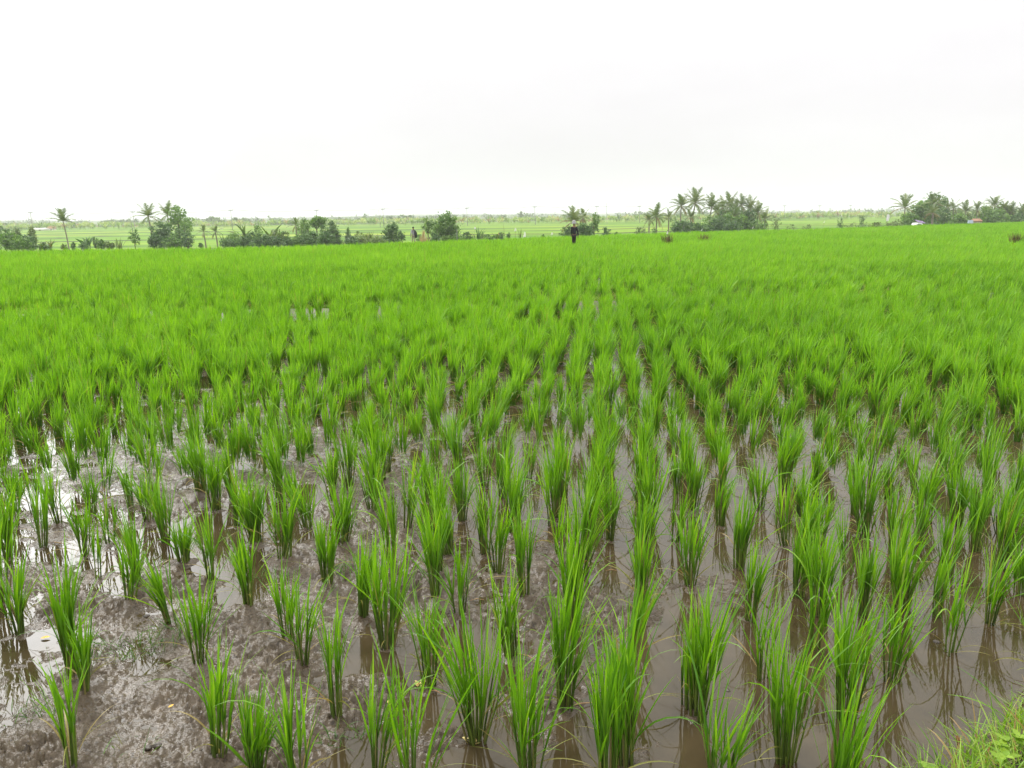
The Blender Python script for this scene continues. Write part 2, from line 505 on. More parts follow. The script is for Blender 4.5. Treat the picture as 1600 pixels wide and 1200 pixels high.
def build_ground():
    def geom(a, b, r):
        n = int(math.log(b / a) / math.log(r))
        return a * (b / a) ** (np.arange(n) / n)
    D = np.concatenate([geom(0.9, 1.7, 1.05), geom(1.7, 9.0, 1.0036), geom(9, 30, 1.015), geom(30, 130, 1.03), geom(130, 700, 1.0065), geom(700, 5000, 1.04), [5000.0]])
    s = np.concatenate([np.linspace(-1.6, -0.78, 40, endpoint=False), np.linspace(-0.78, 0.78, 640, endpoint=False), np.linspace(0.78, 1.6, 41)])
    Dg, Sg = np.meshgrid(D, s, indexing='ij')
    X, Y = Dg * Sg, Dg
    E = edge_y(Sg)
    Z = np.zeros_like(X)
    far = Y >= E
    Z[far] = terrain(X[far], Y[far])
    nr = ~far
    Z[nr] = mud_height(X[nr], Y[nr])
    for cx, cy_ in COLLARS:
        i0, i1 = np.searchsorted(D, [cy_ - 0.14, cy_ + 0.14])
        j0, j1 = np.searchsorted(s, [(cx - 0.14) / cy_, (cx + 0.14) / cy_])
        if i1 > i0 and j1 > j0:
            sx_, sy_ = X[i0:i1, j0:j1] - cx, Y[i0:i1, j0:j1] - cy_
            ang = np.arctan2(sy_, sx_)
            r = np.hypot(sx_, sy_) / (0.050 * (1 + 0.3 * np.sin(ang * 3 + cx * 40) + 0.2 * np.sin(ang * 5 + cy_ * 50)))
            Z[i0:i1, j0:j1] += 0.013 * np.exp(-r * r)
    n, m = X.shape
    V = np.stack([X, Y, Z], -1).reshape(-1, 3)
    i = np.arange(n - 1)[:, None] * m + np.arange(m - 1)[None]
    F = np.stack([i, i + 1, i + m + 1, i + m], -1).reshape(-1, 4)
    cy = Y[:-1, :-1]
    ce = E[:-1, :-1]
    mi = np.where(cy < ce, 0, np.where(cy < 540 + 60 * fbm(X[:-1, :-1] * 0.004, cy * 0.004, 2, 5), 1, 2)).ravel()

    # wet mud
    mud, nt, out = new_mat('wet_mud')
    L = nt.links.new
    geo = N(nt, 'ShaderNodeNewGeometry')
    sp = N(nt, 'ShaderNodeSeparateXYZ'); L(geo.outputs['Position'], sp.inputs[0])
    nz = N(nt, 'ShaderNodeTexNoise'); nz.inputs['Scale'].default_value = 9; nz.inputs['Detail'].default_value = 9; nz.inputs['Roughness'].default_value = 0.78
    L(geo.outputs['Position'], nz.inputs['Vector'])
    rp = ramp(nt, [(0.30, (0.038, 0.028, 0.017)), (0.52, (0.076, 0.057, 0.038)), (0.75, (0.128, 0.099, 0.070))])
    L(nz.outputs[0], rp.inputs[0])
    nz2 = N(nt, 'ShaderNodeTexNoise'); nz2.inputs['Scale'].default_value = 48; nz2.inputs['Detail'].default_value = 3; nz2.inputs['Roughness'].default_value = 0.6
    L(geo.outputs['Position'], nz2.inputs['Vector'])
    # specks of rotten straw and dark organic bits
    nz3 = N(nt, 'ShaderNodeTexNoise'); nz3.inputs['Scale'].default_value = 65; nz3.inputs['Detail'].default_value = 2
    L(geo.outputs['Position'], nz3.inputs['Vector'])
    rp3 = ramp(nt, [(0.60, (0, 0, 0)), (0.67, (0.75, 0.75, 0.75))])
    L(nz3.outputs[0], rp3.inputs[0])
    mx = N(nt, 'ShaderNodeMix', data_type='RGBA'); L(rp3.outputs[0], mx.inputs[0]); L(rp.outputs[0], mx.inputs[6]); mx.inputs[7].default_value = (0.028, 0.021, 0.016, 1)
    p = N(nt, 'ShaderNodeBsdfPrincipled')
    L(mx.outputs[2], p.inputs['Base Color'])
    wet = N(nt, 'ShaderNodeMapRange'); wet.inputs[1].default_value = 0.0; wet.inputs[2].default_value = 0.022; wet.inputs[3].default_value = 0.12; wet.inputs[4].default_value = 0.34
    L(sp.outputs[2], wet.inputs[0])
    L(wet.outputs[0], p.inputs['Roughness'])
    p.inputs['Specular IOR Level'].default_value = 0.22
    b = N(nt, 'ShaderNodeBump'); b.inputs['Strength'].default_value = 0.9; b.inputs['Distance'].default_value = 0.008
    L(nz2.outputs[0], b.inputs['Height'])
    L(b.outputs[0], p.inputs['Normal'])
    L(p.outputs[0], out.inputs['Surface'])

    # far rice terraces: green beds, brown-green risers on the steps
    ter, nt, out = new_mat('rice_terrace_ground')
    L = nt.links.new
    geo = N(nt, 'ShaderNodeNewGeometry')
    sn = N(nt, 'ShaderNodeSeparateXYZ'); L(geo.outputs['Normal'], sn.inputs[0])
    mr = N(nt, 'ShaderNodeMapRange'); mr.inputs[1].default_value = 0.99990; mr.inputs[2].default_value = 0.9992; mr.inputs[3].default_value = 0; mr.inputs[4].default_value = 1
    L(sn.outputs[2], mr.inputs[0])
    mp = N(nt, 'ShaderNodeMapping'); mp.inputs['Scale'].default_value = (0.010, 0.03, 0)
    L(geo.outputs['Position'], mp.inputs[0])
    nz = N(nt, 'ShaderNodeTexNoise'); nz.inputs['Scale'].default_value = 1.0; nz.inputs['Detail'].default_value = 6; nz.inputs['Roughness'].default_value = 0.6
    L(mp.outputs[0], nz.inputs['Vector'])
    rp = ramp(nt, [(0.36, (0.055, 0.140, 0.003)), (0.50, (0.105, 0.215, 0.004)), (0.58, (0.175, 0.270, 0.007)), (0.70, (0.26, 0.275, 0.045))])
    L(nz.outputs[0], rp.inputs[0])
    mx = N(nt, 'ShaderNodeMix', data_type='RGBA'); L(mr.outputs[0], mx.inputs[0]); L(rp.outputs[0], mx.inputs[6]); mx.inputs[7].default_value = (0.022, 0.036, 0.008, 1)
    p = N(nt, 'ShaderNodeBsdfPrincipled'); L(mx.outputs[2], p.inputs['Base Color']); p.inputs['Roughness'].default_value = 0.9; p.inputs['Specular IOR Level'].default_value = 0.1
    L(p.outputs[0], out.inputs['Surface'])

    scr = plain('far_scrub_ground', (0.07, 0.10, 0.03), 0.95, 0.3, 0.02, 0.05)
    o = mesh_obj('ground', V, F, [mud, ter, scr], mi=mi)
    tag(o, kind='structure')

    # water of the paddy
    w, nt, out = new_mat('muddy_water')
    L = nt.links.new
    geo = N(nt, 'ShaderNodeNewGeometry')
    nz = N(nt, 'ShaderNodeTexNoise'); nz.inputs['Scale'].default_value = 5.5; nz.inputs['Detail'].default_value = 4
    L(geo.outputs['Position'], nz.inputs['Vector'])
    rp = ramp(nt, [(0.3, (0.034, 0.025, 0.011)), (0.7, (0.064, 0.047, 0.025))])
    L(nz.outputs[0], rp.inputs[0])
    p = N(nt, 'ShaderNodeBsdfPrincipled'); L(rp.outputs[0], p.inputs['Base Color'])
    p.inputs['Roughness'].default_value = 0.02
    p.inputs['IOR'].default_value = 1.34
    nw = N(nt, 'ShaderNodeTexNoise'); nw.inputs['Scale'].default_value = 22; nw.inputs['Detail'].default_value = 2
    mp = N(nt, 'ShaderNodeMapping'); mp.inputs['Scale'].default_value = (1.0, 0.55, 1)
    L(geo.outputs['Position'], mp.inputs[0]); L(mp.outputs[0], nw.inputs['Vector'])
    b = N(nt, 'ShaderNodeBump'); b.inputs['Strength'].default_value = 0.07; b.inputs['Distance'].default_value = 0.006
    L(nw.outputs[0], b.inputs['Height']); L(b.outputs[0], p.inputs['Normal'])
    L(p.outputs[0], out.inputs['Surface'])
    ss = np.linspace(-1.5, 1.5, 61)
    er = edge_y(ss) - 0.6
    rows = [np.stack([ss * 0.9, np.full_like(ss, 0.9), 0 * ss], -1), np.stack([ss * er, er, 0 * ss], -1)]
    V = np.concatenate(rows)
    i = np.arange(60)
    F = np.stack([i, i + 1, i + 62, i + 61], -1)
    tag(mesh_obj('paddy_water', V, F, w), kind='structure')



# ------------------------------------------------------------------ rice
RICE_PX = """32,991 110,1060 133,1089 115,1214 313,1042 342,1192 402,1228 451,1006 472,1045 605,1011 671,1075 527,1125 745,1157 800,1028 468,1240 590,1217 650,1246
884,1110 828,1222 985,1048 978,1193 948,1242 1075,1103 1092,1124 1120,1240 1190,1060 1228,1193 1275,1014 1322,1125 1392,1062 1482,1020 1544,976 1310,1300
25,787 54,804 92,823 132,868 156,905 205,944 207,795 232,818 260,846 288,881 330,911 268,978 172,850 318,775 369,823 397,850 390,951 338,798 5,942
440,880 450,878 480,826 512,918 438,781 460,797 583,804 637,831 667,784 535,856 612,888 567,966 682,937 718,961 779,898 724,814 403,850
803,834 872,868 910,898 954,844 820,936 1005,866 1003,951 897,996 1055,847 1078,916 1083,797 1125,822 1155,888 1172,970 1188,796
1227,854 1257,884 1248,932 1283,962 1335,806 1325,896 1388,779 1394,863 1348,962 1412,952 1432,852 1525,861 1567,837 1480,902 1592,929 1462,964
128,692 75,742 146,707 118,763 165,782 210,682 226,698 242,712 292,752 313,776 328,698 347,712 370,739 395,736 365,781 243,772
438,779 520,758 545,763 605,742 484,680 716,737 757,761 732,664 773,679 648,686 790,722 680,642 792,656 560,700 575,675 630,720
843,709 873,682 906,696 934,648 920,669 973,661 987,636 1024,643 1060,716 1105,701 1158,688 1192,628 825,746 935,748 1177,718 1150,642 1005,760 880,775 1020,690
1242,739 1275,698 1290,723 1222,706 1318,681 1335,706 1385,718 1427,704 1412,678 1447,663 1465,691 1478,745 1300,746 1360,760 1430,770 1530,745 1560,720 1500,700 1545,780 1590,790 1588,690"""
RP = np.array([[float(v) for v in w.split(',')] for w in RICE_PX.split()])
digit = np.array([at(a, b)[:2] for a, b in RP])

# regular planting rows fill the rest of the paddy
ROWA = math.atan2(145, FPX)
PU, PV = 0.262, 0.215
cu, su = math.cos(ROWA), math.sin(ROWA)
u = np.arange(-360, 392) * PU
v = np.arange(3, 460) * PV
U, Vv = np.meshgrid(u, v)
gx = (U * cu + Vv * su).ravel()
gy = (-U * su + Vv * cu).ravel()
gx = gx + rng.normal(0, 0.045, gx.size)
gy = gy + rng.normal(0, 0.035, gy.size)
keep = (gy > 1.3) & (np.abs(gx / np.maximum(gy, .1)) < 0.95)
gx, gy = gx[keep], gy[keep]
keep = gy < edge_y(gx / gy) - 0.15
gx, gy = gx[keep], gy[keep]
ppx, ppy = project(np.stack([gx, gy, 0 * gx], -1))
inframe = (ppx > -30) & (ppx < 1630)
dd = np.full(gx.size, 9.0)
near = gy < 9
dn = np.hypot(gx[near][:, None] - digit[None, :, 0], gy[near][:, None] - digit[None, :, 1]).min(1)
dd[near] = dn
ok = np.where(inframe & (ppy > 930), False, np.where(inframe & (ppy > 690), dd > 0.185, dd > 0.16))
# out of the frame in the very front: bank on that side stays free
ok &= ~((gx > 0.8) & (gy < 2.6) & (ppx > 1400))
# bund strip free of rice; scattered gaps
yb = 14.6 + 0.35 * np.sin(gx * 0.25) + 0.05 * gx
ok &= np.abs(gy - yb) > 0.26
gap = fbm(gx * 0.55, gy * 0.28, 2, 91)
ok &= ~((gap > 0.42) & (gy > 6) & (rng.random(gx.size) < 0.75))
ok &= ~(rng.random(gx.size) < 0.025)
grid = np.stack([gx[ok], gy[ok]], -1)
allp = np.concatenate([digit, grid])
isd = np.concatenate([np.ones(len(digit), bool), np.zeros(len(grid), bool)])
dist = np.hypot(allp[:, 0], allp[:, 1])
qx, qy = project(np.stack([allp[:, 0], allp[:, 1], 0 * dist + 0.2], -1))
vis = (qx > -45) & (qx < 1645)
order = np.argsort(np.where(vis, dist, 1e6))
N_IND = 300
ind, rest = order[:N_IND], order[N_IND:]


COLLARS = [tuple(allp[i]) for i in ind if dist[i] < 6.5]
build_ground()


def rice_clump(g, nt, spread, hgt, wind, k=4, nseg=7, across=2, wk=1.0):
    """tillers rising from a tight foot, each carrying a few long leaves"""
    a = g.random(nt) * 2 * np.pi
    rr = 0.024 * np.sqrt(g.random(nt)) * (0.62 + nt / 60)
    B = np.stack([rr * np.cos(a), rr * np.sin(a) * 0.9, np.full(nt, -0.02)], -1)
    az = a + g.normal(0, 0.5, nt)
    tl = spread * 1.15 * (0.15 + rr / 0.026 * 0.7) * (0.4 + 0.6 * g.random(nt))
    sl = hgt * (0.30 + 0.16 * g.random(nt))
    D = np.stack([np.sin(tl) * np.cos(az), np.sin(tl) * np.sin(az), np.cos(tl)], -1)
    T = B + D * sl[:, None]
    sg = Geo()
    V, F, Tn = tubes(B, T, 0.0042, 0.0024, 4)
    Tn[:, 0] = np.repeat(g.random(nt), 8)
    Tn[:, 2] = np.repeat((g.random(nt) < 0.12) * g.random(nt) * 0.9, 8)
    sg.add(V, F, Tn)
    lg = Geo()
    # leaves
    fr = g.uniform(0.45, 1.0, (nt, k))
    fr[:, 0] = 1.0
    P = (B[:, None] + D[:, None] * (sl[:, None] * fr)[..., None]).reshape(-1, 3)
    laz = (az[:, None] + g.normal(0, 0.9, (nt, k))).ravel()
    th0 = np.clip(np.repeat(tl, k) + g.normal(0.02, 0.06, nt * k) + np.where(g.random(nt * k) < 0.10, g.uniform(0.15, 0.5, nt * k), 0), 0, 0.9)
    L = hgt * g.uniform(0.36, 0.74, nt * k)
    bend = np.abs(g.normal(0.20, 0.24, nt * k))
    dro = g.random(nt * k) < 0.05
    bend = np.where(dro, g.uniform(1.2, 2.1, nt * k), bend)
    W = g.uniform(0.0038, 0.0092, nt * k) * wk
    dry = np.where(g.random(nt * k) < 0.025, g.uniform(0.2, 0.7, nt * k), 0)
    rnd = np.clip(g.normal(0.42, 0.27, nt * k), 0, 1)
    V, F, Tn = blades(P, laz, th0, bend, L, W, nseg, across, 1.6, g.normal(0, 0.5, nt * k), wind, dry, g, 0.5, rnd)
    lg.add(V, F, Tn)
    # withered lower leaves hanging round the foot
    m = int(g.integers(2, 8))
    a2 = g.random(m) * 6.28
    P2 = np.stack([rr.max() * np.cos(a2), rr.max() * np.sin(a2), g.uniform(0.03, 0.09, m)], -1)
    lg.add(*blades(P2, a2, g.uniform(0.5, 1.1, m), g.uniform(0.6, 1.5, m), g.uniform(0.08, 0.2, m), g.uniform(0.003, 0.006, m) * wk, nseg, across, 1.2, g.normal(0, 0.5, m), 0.0, g.uniform(0.5, 1.0, m), g))
    return sg, lg


ORD = ['', 'first', 'second', 'third', 'fourth', 'fifth', 'sixth', 'seventh', 'eighth', 'ninth', 'tenth', 'eleventh', 'twelfth', 'thirteenth', 'fourteenth', 'fifteenth', 'sixteenth', 'seventeenth', 'eighteenth', 'nineteenth', 'twentieth']
# rows across the picture, counted from the front; within a row counted from the mud side or from the grassy bank
rowof = {}
b0 = 0
bands = []
so = sorted(ind, key=lambda i: allp[i, 1] - 0.09 * allp[i, 0])
nrow = 18
sizes = np.linspace(9, 24, nrow); sizes = np.round(sizes / sizes.sum() * N_IND).astype(int); sizes[-1] += N_IND - sizes.sum()
p0 = 0
desc_used = set()
SPECIAL = {(671, 1075): 'short rice clump with yellow fallen blossoms beside its dark foot', (745, 1157): 'full upright rice clump with pale blossoms at its foot, water behind',
           (884, 1110): 'wide fanned rice clump whose foot stands in a brown puddle', (342, 1192): 'stocky rice clump alone on bare rough mud',
           (205, 944): 'fan shaped rice clump beside the bright narrow puddle', (527, 1125): 'loose rice clump with one arching pale leaf above a brown pool',
           (1228, 1193): 'tall loose rice clump standing in water nearest the grassy bank corner', (1544, 976): 'rice clump at open water with red tinted leaves at its foot',
           (156, 905): 'thin single stalk rice plant on mud above a puddle', (1392, 1062): 'dark rice clump with its fan mirrored in open brown water',
           (1482, 1020): 'pale footed rice clump whose reflection spreads over open brown water', (605, 1011): 'bushy rice clump with yellow lower stems on bare mud'}
prng = np.random.default_rng(77)
for r in range(nrow):
    row = sorted(so[p0:p0 + sizes[r]], key=lambda i: allp[i, 0])
    p0 += sizes[r]
    n = len(row)
    for k, i in enumerate(row):
        x, y = allp[i]
        z = float(ground_z(x, y)[0])
        g = np.random.default_rng(1000 + int(i))
        d = dist[i]
        thin = False
        if isd[i]:
            key = (int(RP[i][0]), int(RP[i][1]))
        else:
            key = None
        nt = int(np.clip(g.normal(13.5, 4.5), 6, 25))
        hgt = float(np.clip(g.normal(0.445 - 0.028 * max(0.0, d - 2.6), 0.055), 0.27, 0.56))
        spread = float(np.clip(g.normal(0.23, 0.08), 0.08, 0.42))
        if key == (156, 905): nt, spread, thin = 3, 0.08, True
        if key in ((745, 1157), (884, 1110), (978, 1193), (1228, 1193), (1322, 1125), (1092, 1124), (605, 1011), (110, 1060)): nt, hgt = 21, 0.52
        if key in ((671, 1075), (472, 1045), (440, 880), (450, 878), (1275, 1014)): nt, hgt = 9, 0.42
        windx = 0.04 + 0.10 * np.clip(x / 2.5, -0.6, 1.2) + g.normal(0, 0.06)
        sg, lg = rice_clump(g, nt, spread, hgt, windx)
        st = 'in brown water' if z < -0.001 else 'on bare mud'
        look = 'tall ' if hgt > 0.47 else 'short ' if hgt < 0.36 else ''
        body = 'bushy' if nt >= 17 else 'slender' if nt <= 10 else 'fanned' if spread > 0.23 else 'upright'
        if key in SPECIAL:
            lab = SPECIAL[key]
        elif k < n / 2:
            lab = f'{look}{body} rice clump {st}, {ORD[k + 1]} from the mud side in {ORD[r + 1]} row'
        else:
            lab = f'{look}{body} rice clump {st}, {ORD[n - k]} from the bank side in {ORD[r + 1]} row'
        if d < 5.2:
            t = empty('rice_clump', (x, y, z - 0.004))
            sg.build('stems', M_STEM, t)
            lg.build('leaves', M_RICE, t)
        else:
            a = Geo()
            a.add(np.concatenate(lg.V), np.concatenate(lg.F), np.concatenate(lg.T))
            t = a.build('rice_clump', M_RICE, None, True, (x, y, z - 0.004))
        t.rotation_euler = (float(g.normal(0, 0.05)), float(g.normal(0, 0.05)), 0)
        tag(t, lab, 'rice plant', 'rice clumps planted in rows in the paddy')

# the rest of the paddy: uncountable
RG = Geo()
rp_ = allp[rest]
rd = dist[rest]
rz_all = ground_z(rp_[:, 0], rp_[:, 1])
hmod = 1 + 0.12 * fbm(rp_[:, 0] * 0.35, rp_[:, 1] * 0.18, 3, 17)
cmod = 0.22 * fbm(rp_[:, 0] * 0.25, rp_[:, 1] * 0.12, 3, 27)
def stamp(item, P, Z, sc_, lean):
    V0, F0, T0 = item
    n = len(P)
    an = rng.random(n) * 6.283
    ca, sa = np.cos(an)[:, None], np.sin(an)[:, None]
    x = (V0[None, :, 0] * ca - V0[None, :, 1] * sa) * sc_[:, None]
    y = (V0[None, :, 0] * sa + V0[None, :, 1] * ca) * sc_[:, None]
    z = V0[None, :, 2] * sc_[:, None]
    x = x + lean[:, None] * np.clip(z, 0, 1) ** 1.5 * 1.5
    V = np.stack([x + P[:, 0:1], y + P[:, 1:2], z + Z[:, None]], -1).reshape(-1, 3)
    F = (np.arange(n) * len(V0))[:, None, None] + F0[None]
    T = np.tile(T0, (n, 1))
    return V, F.reshape(-1, 4), T


for lo, hi, nt_, kk, ns, wk, nlib in ((0, 8.5, 14, 4, 4, 1.05, 30), (8.5, 15, 23, 4, 4, 1.2, 36), (15, 25, 18, 3, 3, 1.8, 24)):
    lib = []
    for q in range(nlib):
        g = np.random.default_rng(500 + q + int(hi))
        sg, lg = rice_clump(g, int(np.clip(g.normal(nt_, nt_ * 0.25), 5, 26)), float(np.clip(g.normal(0.22 if hi < 9 else 0.31, 0.07), 0.1, 0.42)), (0.37 if hi < 9 else 0.40) * g.uniform(0.85, 1.15), 0.0, kk, ns, 1, wk)
        ts = np.concatenate(sg.T); ts[:, 1] *= 0.2; ts[:, 2] *= 0.5
        lib.append((np.concatenate(sg.V + lg.V), np.concatenate(sg.F + [f + sg.n for f in lg.F]), np.concatenate([ts] + lg.T)))
    s = (rd >= lo) & (rd < hi)
    wh = rng.integers(0, nlib, len(rd))
    for q in range(nlib):
        m = s & (wh == q)
        if m.any():
            V, F, T = stamp(lib[q], rp_[m], rz_all[m] - 0.004, hmod[m] * rng.uniform(0.82, 1.12, m.sum()), 0.06 + 0.10 * np.clip(rp_[m][:, 0] / 6, -0.4, 1.2) + rng.normal(0, 0.08, m.sum()))
            T = T.copy()
            T[:, 0] = np.clip(T[:, 0] + np.repeat(cmod[m] + rng.normal(0, 0.10, m.sum()), len(lib[q][0])), 0, 1)
            RG.add(V, F, T)
for lo, hi, nb, ns, wd in ((25, 38, 24, 3, 0.018), (38, 200, 17, 3, 0.027)):
    s = (rd >= lo) & (rd < hi)
    if not s.any():
        continue
    P, Z, H, C = rp_[s], rz_all[s], hmod[s], cmod[s]
    n = len(P)
    a = rng.random((n, nb)) * 2 * np.pi
    rr = 0.035 * np.sqrt(rng.random((n, nb)))
    B = np.stack([P[:, 0:1] + rr * np.cos(a), P[:, 1:2] + rr * np.sin(a), np.repeat(Z[:, None] - 0.01, nb, 1)], -1).reshape(-1, 3)
    L = (H * np.clip(rng.normal(0.38, 0.05, n), 0.25, 0.5))[:, None] * rng.uniform(0.62, 1.10, (n, nb))
    th0 = np.abs(rng.normal(0.13, 0.11, (n, nb)))
    bend = np.abs(rng.normal(0.22, 0.22, (n, nb)))
    bend = np.where(rng.random((n, nb)) < 0.05, rng.uniform(1.0, 2.0, (n, nb)), bend)
    wind = (0.06 + 0.10 * np.clip(P[:, 0] / 6, -0.4, 1.2))[:, None]
    wind = np.repeat(np.repeat(wind, nb, 1).reshape(-1, 1), ns + 1, 1)
    rnd = np.clip(0.5 + C[:, None] + rng.normal(0, 0.12, (n, 1)) + rng.normal(0, 0.2, (n, nb)), 0, 1).ravel()
    dry = np.where(rng.random(n * nb) < 0.03, rng.uniform(0.2, 0.8, n * nb), 0)
    RG.add(*blades(B, a.ravel(), th0.ravel(), bend.ravel(), L.ravel(), rng.uniform(0.65, 1.25, n * nb) * wd, ns, 1, 1.5, rng.normal(0, 0.6, n * nb), wind, dry, rng, 0.5, rnd))
tag(RG.build('rice_field', M_FIELD), 'dense green rice filling the paddy behind the nearest clumps', 'rice', kind='stuff')

# ------------------------------------------------------------------ grass on the low bund, weeds, litter
bx = np.concatenate([rng.uniform(-10.5, -6.0, 700), rng.uniform(0.6, 3.6, 500), rng.uniform(-6, 10, 600)])
by = 14.6 + 0.35 * np.sin(bx * 0.25) + 0.05 * bx + rng.normal(0, 0.12, bx.size)
bz = ground_z(bx, by)
nb = bx.size
G = Geo()
G.add(*blades(np.stack([bx, by, bz], -1), rng.random(nb) * 6.28, np.abs(rng.normal(0.3, 0.2, nb)), rng.uniform(0.2, 1.3, nb), rng.uniform(0.08, 0.22, nb), rng.uniform(0.004, 0.009, nb), 4, 1, 1.5, rng.normal(0, 0.6, nb), 0.0, np.where(rng.random(nb) < 0.25, 0.7, 0)))
tag(G.build('bund_grass', M_GRASS), 'thin pale grass growing along the low bund across the paddy', 'grass', kind='stuff')


def weed(px, py, n, rad, h, label):
    c = at(px, py)
    g = np.random.default_rng(int(px * 7 + py))
    a = g.random(n) * 6.28
    r = rad * np.sqrt(g.random(n))
    x, y = c[0] + r * np.cos(a), c[1] + 0.7 * r * np.sin(a)
    z = ground_z(x, y) - 0.003
    W = Geo()
    loc = np.array([c[0], c[1], 0])
    W.add(*blades(np.stack([x, y, z], -1) - loc, g.random(n) * 6.28, g.uniform(0.1, 1.1, n), g.uniform(0.2, 1.2, n), h * g.uniform(0.4, 1.2, n), g.uniform(0.002, 0.0045, n), 4, 1, 1.3, g.normal(0, 0.6, n), 0.0, np.where(g.random(n) < 0.15, 0.6, 0), g))
    o = W.build('weed_tuft', M_WEED, None, True, loc)
    tag(o, label, 'weed', 'weeds sprouting from the mud')


weed(190, 1022, 70, 0.13, 0.10, 'sprawling thin green weed on the mud beside the leaning double rice clump')
weed(245, 1012, 55, 0.10, 0.10, 'low green weed on mud in front of the wide rice clump')
weed(275, 985, 40, 0.07, 0.09, 'small weed crowding the foot of a rice clump on the mud')
weed(55, 1118, 45, 0.11, 0.07, 'dull green weed patch on bare mud beside the nearest corner')
weed(535, 1155, 45, 0.07, 0.06, 'mossy weed in the dark mud below the loose rice clump')
weed(545, 905, 60, 0.12, 0.09, 'thin weed patch on mud between two bushy rice clumps')
weed(560, 830, 80, 0.18, 0.10, 'broad weedy patch on mud between the rows of rice')
weed(425, 905, 45, 0.10, 0.07, 'faint weed patch on mud beneath the slender twin clump')
weed(690, 850, 40, 0.10, 0.08, 'sparse weed with dry stalks beside a puddle edge')
weed(200, 1170, 14, 0.10, 0.09, 'few thin grass shoots on the bare rough mud')


def blossom(px, py, n, label):
    c = at(px, py)
    z = max(float(ground_z(c[0], c[1])[0]), 0.0)
    g = np.random.default_rng(int(px + py))
    B = Geo()
    a = g.random(n) * 6.28
    r = 0.022 * np.sqrt(g.random(n))
    P = np.stack([r * np.cos(a), r * np.sin(a), np.full(n, 0.004)], -1)
    B.add(*blades(P, g.random(n) * 6.28, g.uniform(0.5, 1.2, n), g.uniform(0.4, 1.0, n), g.uniform(0.014, 0.024, n), g.uniform(0.010, 0.016, n), 4, 2, 1.2, g.normal(0, 0.3, n), 0.0, None, g, 0.5))
    o = B.build('fallen_blossom', M_PETAL, None, True, (c[0], c[1], z))
    tag(o, label, 'flower', 'pale yellow blossoms fallen on the mud')


blossom(655, 1069, 11, 'pale yellow fallen blossom touching the foot of a short rice clump')
blossom(612, 1103, 9, 'cream fallen blossom on mud half hidden by a rice clump')
blossom(737, 1160, 12, 'cream and yellow fallen blossom at the foot of a full clump by water')


def fallen_leaf(px, py, L, W, rz, label, mat):
    c = at(px, py)
    z = max(float(ground_z(c[0], c[1])[0]), 0.0)
    B = Geo()
    B.add(*blades(np.array([[0, 0, 0.004]]), [0], [1.35], [0.35], [L], [W], 6, 2, 1.0, 0.0, 0.0, None, rng, 0.3))
    o = B.build('fallen_leaf', mat, None, True, (c[0], c[1], z + 0.002))
    o.rotation_euler = (0, 0, rz)
    tag(o, label, 'leaf')


fallen_leaf(64, 999, 0.035, 0.022, 0.2, 'orange yellow fallen leaf lying by a bright puddle on mud', M_YLEAF)
fallen_leaf(264, 1110, 0.020, 0.012, 1.0, 'tiny yellow fallen leaf alone on the bare rough mud', M_YLEAF)


def straw(px, py, L, rz, label):
    c = at(px, py)
    z = max(float(ground_z(c[0], c[1])[0]), 0.0)
    ca, sa = math.cos(rz), math.sin(rz)
    V, q, t = lathe([(-L / 2 * ca, -L / 2 * sa, 0.003), (0, 0, 0.011), (L / 2 * ca, L / 2 * sa, 0.004)], [0.0014, 0.0020, 0.0013], 5)
    o = mesh_obj('straw', V, [q, t], M_DRYSTALK, loc=(c[0], c[1], z))
    tag(o, label, 'straw', 'dry straws lying on the mud')


M_DRYSTALK = plain('dry_stalk', (0.36, 0.22, 0.11), 0.7, 0.3, 40)
straw(499, 985, 0.075, 1.1, 'orange straw lying on mud beside the twin rice clump')
straw(1025, 932, 0.085, 0.35, 'reddish straw lying on wet mud beside a column of clumps')
straw(690, 1014, 0.075, -0.25, 'brown straw lying from a rice foot over the shallow pool')
straw(680, 1083, 0.045, -0.4, 'short orange straw lying below the blossom by the short clump')
straw(745, 940, 0.06, 0.1, 'yellow straw lying on mud between two tall clumps')
straw(955, 893, 0.05, 0.0, 'thin yellow straw lying across the shallow middle puddle')
straw(906, 1104, 0.11, 0.3, 'long brown straw lying at the foot of the fanned clump')
straw(825, 1030, 0.10, -0.7, 'pale straw lying on mud beside a loose rice clump')
straw(85, 850, 0.11, -0.15, 'yellowish straw lying across the streaky mud puddle')


def clod(px, py, r, label):
    c = at(px, py)
    z = float(ground_z(c[0], c[1])[0])
    g = np.random.default_rng(int(px * 3 + py))
    V = []
    n, m = 10, 7
    for i in range(m):
        ph = math.pi * i / (m - 1)
        for j in range(n):
            a = 2 * math.pi * j / n
            k = r * (1 + 0.13 * g.normal() * (0 < i < m - 1))
            V.append((k * math.sin(ph) * math.cos(a), k * math.sin(ph) * math.sin(a), 0.42 * k * math.cos(ph)))
    F = [(i * n + j, i * n + (j + 1) % n, (i + 1) * n + (j + 1) % n, (i + 1) * n + j) for i in range(m - 1) for j in range(n)]
    o = mesh_obj('mud_clod', np.array(V), np.array(F), M_CLOD, loc=(c[0], c[1], max(z, -0.004) + r * 0.25))
    tag(o, label, 'mud clod', 'dark clods of mud lying about')


